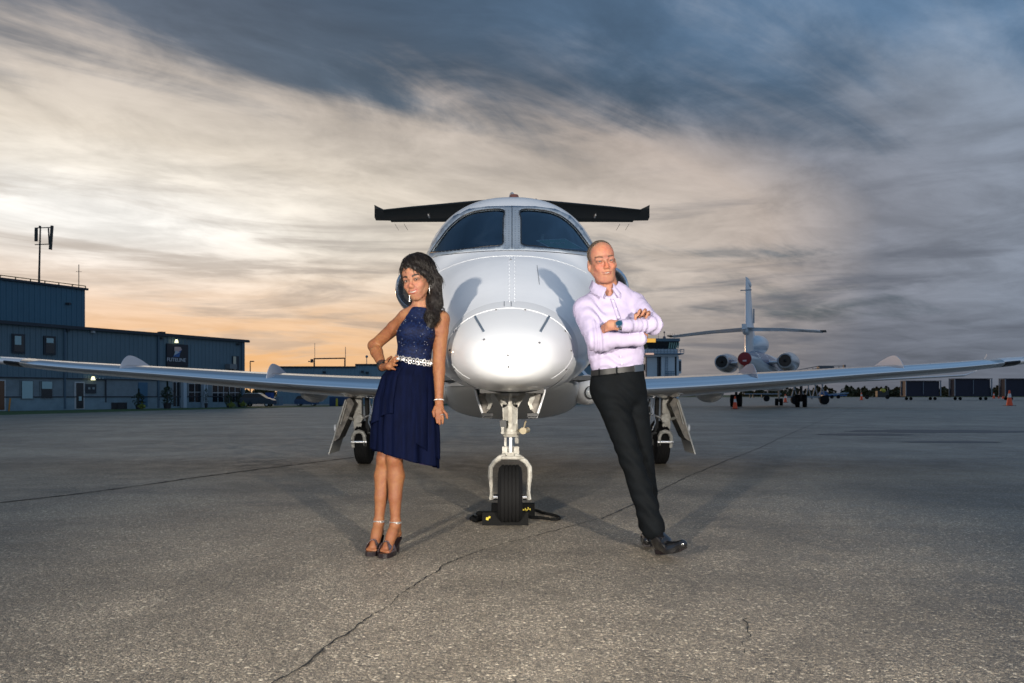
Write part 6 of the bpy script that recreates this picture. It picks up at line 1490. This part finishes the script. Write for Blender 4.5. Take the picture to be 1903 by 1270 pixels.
# right wrist below the left elbow, and the hand coming up behind the left arm
rw0, rw1 = wa(1185, 631, 4.215), wa(1194, 625, 4.235)
mb.cone(rw0, rw1, .027, .027, .012); mb.cone(rw1, wa(1196, 600, 4.25), .028, .034, .012, (0, 1, 0, .6))
for k, (x0, y0, x1, y1, x2, y2) in enumerate(((1183, 592, 1181, 584, 1180.5, 592), (1190, 590, 1188, 577, 1184.5, 581), (1197, 590, 1197, 576.5, 1192.5, 580), (1203, 592, 1204, 581, 1200.5, 585))):
    finger(mb, [wa(x0 + 2, y0, 4.225), wa(x1 + 2, y1, 4.19), wa(x1, y1 + 2, 4.158), wa(x2, y2 + 6, 4.148)], .0102)
MSKM = skinmat('skin_ruddy')
BM_ = mk('body', [mh.mesh(), mb.mesh()], MSKM, MO, mcols)
eyes(BM_, MM, ('grey', (.022, .026, .028)), .60); teeth(BM_, MM, False)
# cropped hair shell
hs = SDF(wa(1082, 530, 4.22), wa(1165, 440, 4.62), .0028); hs.M = MM
hs.ell((0, .020, .045), (.0765, .0965, .084), 0); hs.ell((0, -.050, .054), (.053, .070, .058), .01, op='sub'); hs.cut((0, 0, -.012), (0, -.35, -1)); hs.cut((0, -.034, .0), (0, -1, -.12)); hs.M = None
wv2 = wavy(8, 9, 160, 500); hs.apply(lambda g: wv2(g) * .0016, hs.lo, hs.lo + hs.n * hs.vox, 0, 'disp')
HM_ = mk('hair', [hs.mesh()], mat('hair_sandy', (.085, .056, .036), .7, var=.45, vscale=120, bump=.5, bscale=260, bdist=.002), MO)
rq = np.random.default_rng(5); q = MB(); me_ = HM_.data; Rm_ = np.array(MM[0])
for i in rq.integers(0, len(me_.vertices), 1500):
    v = me_.vertices[int(i)]; L_ = Rm_.T @ (np.array(v.co) - MM[1])
    d = Vector(Rm_ @ np.array((.5 * L_[0] / .07 + .3 * rq.normal(), -.7 + .3 * rq.normal(), -.5 if L_[2] < .09 else .15))); n_ = v.normal; d = (d - n_ * d.dot(n_)).normalized()
    if (Vector(Rm_ @ np.array((0, .03, .04))) + Vector(MM[1]) - v.co).dot(n_) > 0: continue
    l = .010 + .010 * rq.random(); q.tube([v.co, v.co + d * l * .5 + n_ * .0022, v.co + d * l + n_ * .0010], [.0007, .0006, .0002], 3)
q.build('hair_strands', mat('hair_strand_sandy', (.14, .10, .07), .6), HM_)['kind'] = 'stuff'
# shirt
M_SHIRT = mat('shirt_lilac', (.385, .34, .475), .85, spec=.2, var=.05, vscale=9, bump=.5, bscale=17, bdist=.014, stretch=(1, 1, .55))
st = SDF((.33, 3.98, .97), (.92, 4.64, 1.58), .0040)
st.cone(wa(1135, 566, 4.40), wa(1137, 605, 4.395), .142, .160, .04, (0, 1, 0, .66)); st.cone(wa(1137, 605, 4.395), wa(1145, 655, 4.385), .160, .152, .04, (0, 1, 0, .74)); st.cone(wa(1145, 655, 4.385), wa(1147.5, 690, 4.385), .154, .146, .04, (0, 1, 0, .74))
st.cone(wa(1133, 552, 4.405), wa(1098, 569, 4.385), .050, .062, .04); st.cone(wa(1133, 552, 4.405), wa(1168, 561, 4.42), .050, .056, .04)
st.ell(wa(1130, 604, 4.30), (.12, .05, .08), .05)
RSh, REl, RWr = wa(1089, 577, 4.36), wa(1108, 632, 4.215), wa(1186, 631, 4.205)
LSh, LEl, LWr = wa(1180, 566, 4.415), wa(1213, 604, 4.235), wa(1162, 605.5, 4.145)
st.cone(RSh, REl, .078, .060, .03); st.cone(REl, RWr, .053, .038, .022); st.cone(LSh, LEl, .066, .055, .03); st.cone(LEl, LWr, .047, .034, .014)
# flared cuffs
st.cone(wa(1166, 605.5, 4.14), wa(1161, 605.3, 4.138), .0375, .038, .004); st.cone(wa(1183, 631, 4.205), wa(1189, 630.5, 4.207), .040, .040, .004)
st.ell(wa(1118, 648, 4.235), (.05, .04, .022), .03)
F0 = st.F.copy()
wv3 = wavy(21, 12, 24, 80, (.8, .6, 1.0))
def elb(g):
    o = wv3(g) * .0105
    for c, r_, dirv, f_ in ((REl, .10, RWr - REl, 150), (LEl, .09, LWr - LEl, 160), (np.array(wa(1140, 680, 4.28)), .12, np.array((.2, 0, 1.0)), 120), (wa(1110, 590, 4.29), .09, np.array((.6, 0, .8)), 110)):
        d = dirv / np.linalg.norm(dirv); v = g - c; dist = np.linalg.norm(v, axis=-1); o = o + np.exp(-(dist / r_) ** 2) * .0068 * np.sin((v @ d) * f_ + 12 * v[..., 2] + 2.0 * np.sin(v[..., 0] * 40))
    # placket
    return o
st.apply(elb, st.lo, st.lo + st.n * st.vox, 0, 'disp')
st.cut(wa(1148, 692, 4.38), (.10, 0, -1)); 
# open neck
st.cone(wa(1131.5, 541, 4.30), wa(1139, 560, 4.262), .036, .008, .004, op='sub'); st.cone(wa(1131, 530, 4.39), wa(1133, 552, 4.38), .058, .056, .004, op='sub')
SHT = mk('shirt', [st.mesh()], M_SHIRT, MO, None, 1)
SBV = BVHTree.FromPolygons([tuple(v.co) for v in SHT.data.vertices], [tuple(p.vertices) for p in SHT.data.polygons])
def onshirt(px, py, off=0.0):
    d = (W(px, py, 4.3) - CAMP).normalized(); h, n_, i, dd = SBV.ray_cast(CAMP, d)
    if h is None: h = W(px, py, 4.30); n_ = Vector((0, -1, 0))
    return h + n_ * off, n_
# collar leaves
def leaf(poly_px, Ys, name='collar'):
    pts = [W(x, y, Y) for (x, y), Y in zip(poly_px, Ys)]
    q = MB(); q.add(pts, [tuple(range(len(pts)))]); o = q.build(name, M_SHIRT, MO); md = o.modifiers.new('t', 'SOLIDIFY'); md.thickness = .004
    return o
def band(rows, name, m, th=.004):
    q = MB(); q.loft([[Vector(p) for p in r] for r in rows], closed=False, caps=False); o = q.build(name, m, MO, True, 60); md = o.modifiers.new('t', 'SOLIDIFY'); md.thickness = th; md2 = o.modifiers.new('b', 'BEVEL'); md2.width = .001; return o
band([[W(1101, 521, 4.42), W(1098, 530, 4.40), W(1095, 536, 4.38)], [W(1104, 524, 4.36), W(1102, 536, 4.335), W(1101, 545, 4.325)], [W(1112, 530, 4.325), W(1112, 541, 4.305), W(1113.5, 551, 4.295)], [W(1120, 535, 4.305), W(1119, 544, 4.29), W(1118.5, 554, 4.278)], [W(1127, 538.5, 4.295), W(1123, 547, 4.28), W(1119.5, 555.5, 4.270)]], 'collar', M_SHIRT)
band([[W(1139, 523, 4.37), W(1145, 530, 4.37), W(1152, 537, 4.38)], [W(1139.5, 528, 4.33), W(1147, 536, 4.325), W(1155, 543, 4.33)], [W(1139.5, 533, 4.315), W(1147, 541, 4.30), W(1154, 549, 4.30)], [W(1140, 539, 4.305), W(1145, 546, 4.29), W(1150.5, 554, 4.283)]], 'collar', M_SHIRT)
# placket with buttons
q = MB(); rows = []
for k in range(10):
    py = 556 + k * 4.7; px = 1137.5 + k * 1.55; r = []
    for dx_ in (-3.2, 0, 3.2): r.append(onshirt(px + dx_, py, .0035)[0])
    rows.append(r)
q.loft(rows, closed=False, caps=False); pk = q.build('placket', M_SHIRT, MO, True, 60); md = pk.modifiers.new('t', 'SOLIDIFY'); md.thickness = .003
for py, px in ((561, 1139), (576, 1144), (591, 1149), (662, 1153), (676, 1155)):
    c, n_ = onshirt(px, py, .008); q = MB(); q.cyl(c - n_ * .002, c + n_ * .002, .0052, n=12); q.build('button', mat('button', (.55, .50, .58), .3), MO)
# watch and ring
q = MB(); wc = Vector(lw1) + Vector((.004, 0, 0)); axw = Vector(lw1 - lw0).normalized(); u = axw.orthogonal().normalized(); v = axw.cross(u); rs = []
for a in np.linspace(0, 2 * math.pi, 24, endpoint=False):
    e = u * math.cos(a) + v * math.sin(a); e = Vector((e.x, e.y * .9, e.z)); rs.append([wc + e * .0275 + axw * .009, wc + e * .0275 - axw * .009, wc + e * .031 - axw * .008, wc + e * .031 + axw * .008])
rs.append(rs[0]); q.loft(rs, caps=False); WT = q.build('wristwatch', mat('watch_steel', (.6, .62, .65), .2, 1.0), MO, True)
wf = Vector(wa(1150.5, 602.5, 4.098)); nd = Vector((-.15, -1, .35)).normalized(); q = MB(); q.cyl(wf + nd * -.006, wf + nd * .006, .020, .0185, 24); q.build('watch_case', MATS['watch_steel'], WT, True); q = MB(); q.cyl(wf + nd * .0055, wf + nd * .0075, .0155, n=24); q.build('watch_dial', mat('dial', (.01, .04, .07), .15), WT)
q = MB(); bangle(q, wa(1192, 627, 4.212), (1, 0, .5), .012, .002); q.build('finger_ring', mat('gold', (.8, .55, .25), .25, 1.0), MO, True)
# trousers
M_TR = mat('trousers_black', (.0020, .0030, .0042), .8, spec=.12, var=.2, vscale=16, bump=.35, bscale=18, bdist=.008)
tr_ = SDF((.38, 3.98, .02), (1.06, 4.70, 1.06), .0044)
tr_.cone(wa(1148, 690, 4.39), wa(1148, 722, 4.39), .152, .158, .04, (0, 1, 0, .74))
H1, K1, A1_ = wa(1129, 718, 4.375), wa(1171, 850, 4.30), wa(1214, 982, 4.235)
H2, K2, A2_ = wa(1172, 718, 4.41), wa(1193, 850, 4.43), wa(1207, 974, 4.45)
tr_.cone(H1, K1, .097, .064, .03); tr_.cone(K1, K1 + (A1_ - K1) * .45, .064, .062, .02); tr_.cone(K1 + (A1_ - K1) * .45, A1_, .062, .067, .02)
tr_.cone(H2, K2, .090, .068, .012); tr_.cone(K2, A2_, .068, .066, .006)
wv4 = wavy(31, 12, 20, 70, (.5, .4, 1.2))
def tf(g):
    o = wv4(g) * .0050
    for c, r_, f_, a_ in ((wa(1165, 745, 4.28), .13, 95, .0042), (K1, .13, 85, .0036), (A1_ + np.array((-.03, 0, .12)), .15, 75, .0046), (A2_ + np.array((0, 0, .1)), .14, 80, .004)):
        v = g - c; o = o + np.exp(-(np.linalg.norm(v, axis=-1) / r_) ** 2) * a_ * np.sin(v[..., 2] * f_ + v[..., 0] * f_ * .55 + 1.4 * np.sin(v[..., 0] * 30))
    return o
tr_.apply(tf, tr_.lo, tr_.lo + tr_.n * tr_.vox, 0, 'disp')
tr_.cut(wa(1148, 691, 4.38), (-.10, 0, 1)); 
TRS = mk('trousers', [tr_.mesh()], M_TR, MO, None, 1)
# shoes
def shoe(heel, ball, toe, up, nm):
    s = SDF(np.minimum(np.minimum(heel, toe), ball) - .09, np.maximum(np.maximum(heel, toe), ball) + .13, .0036); up = np.array(up, float); up /= np.linalg.norm(up)
    s.cone(heel, ball, .036, .041, .03); s.cone(ball, toe, .041, .027, .03); s.cone(heel + up * .055, heel + (ball - heel) * .55 + up * .035, .038, .036, .03); s.cone(heel + up * .02, heel + up * .07, .036, .038, .02)
    f_ = (toe - heel); f_ /= np.linalg.norm(f_); pn = heel - up * .022
    s.cut(pn, -up, .006)
    o = mk('shoe', [s.mesh()], mat('shoe_black', (.006, .006, .007), .16, spec=.7, coat=.5), MO)
    sdv = np.cross(f_, up); L = np.linalg.norm(toe - heel); pts = []
    for u, w_ in ((-.03, .020), (-.02, .032), (.03, .036), (.09, .034), (L * .62, .043), (L * .85, .036), (L + .012, .018)): pts.append((u, w_))
    def pp(u, w_, z):
        base = heel + f_ * u; 
        return Vector(pn + f_ * u + sdv * w_ + up * z)
    q = MB(); q.prism([pp(u, w_, .003) for u, w_ in pts] + [pp(u, -w_, .003) for u, w_ in pts[::-1]], tuple(-up * .009)); q.prism([pp(u, w_, -.006) for u, w_ in pts[:4]] + [pp(u, -w_, -.006) for u, w_ in pts[:4][::-1]], tuple(-up * .018)); q.build('shoe_sole', M_SOLE, o)
shoe(wa(1226, 1012, 4.235), wa(1248, 1022, 4.12), wa(1268, 1012, 4.06), (-.28, -.05, 1), 'front')
shoe(wa(1212, 1000, 4.52), wa(1205, 1001, 4.44), wa(1203, 1005, 4.36), (0, 0, 1), 'rear')
# belt
q = MB(); rs = []
for a in np.linspace(0, 2 * math.pi, 60, endpoint=False):
    x = 1148.5 + 49.5 * math.cos(a); py = 688.5 - 5.6 * math.cos(a); Y = 4.385 + math.sin(a) * 49.5 * .00313 * .76
    c = W(x, py, Y); e = Vector((math.cos(a), math.sin(a), 0)); rs.append([c + Vector((0, 0, .016)), c - Vector((0, 0, .016)), c - Vector((0, 0, .016)) + e * .004, c + Vector((0, 0, .016)) + e * .004])
rs.append(rs[0]); q.loft(rs, caps=False); BL = q.build('belt', mat('belt_leather', (.010, .010, .011), .5, spec=.4), MO, True, 40)
def beltpt(a, up=0.0, out=.006):
    c = W(1148.5 + 49.5 * math.cos(a), 688.5 - 5.6 * math.cos(a), 4.385 + math.sin(a) * 49.5 * .00313 * .76); return c + Vector((math.cos(a), math.sin(a), 0)) * out + Vector((0, 0, up))
q = MB(); a0, a1 = -math.pi / 2 + .62, -math.pi / 2 + 1.12
q.loft([[beltpt(a, .019), beltpt(a, -.019), beltpt(a, -.019, .010), beltpt(a, .019, .010)] for a in np.linspace(a0, a1, 6)]); q.build('buckle', mat('buckle_steel', (.42, .43, .44), .3, 1.0), BL, True, 40)
for a in (-math.pi / 2 - .75, -math.pi / 2 - .05, -math.pi / 2 + 1.3):
    q = MB(); q.loft([[beltpt(a + d, .022), beltpt(a + d, -.024), beltpt(a + d, -.024, .009), beltpt(a + d, .022, .009)] for d in (-.025, .025)]); q.build('belt_loop', M_TR, BL)
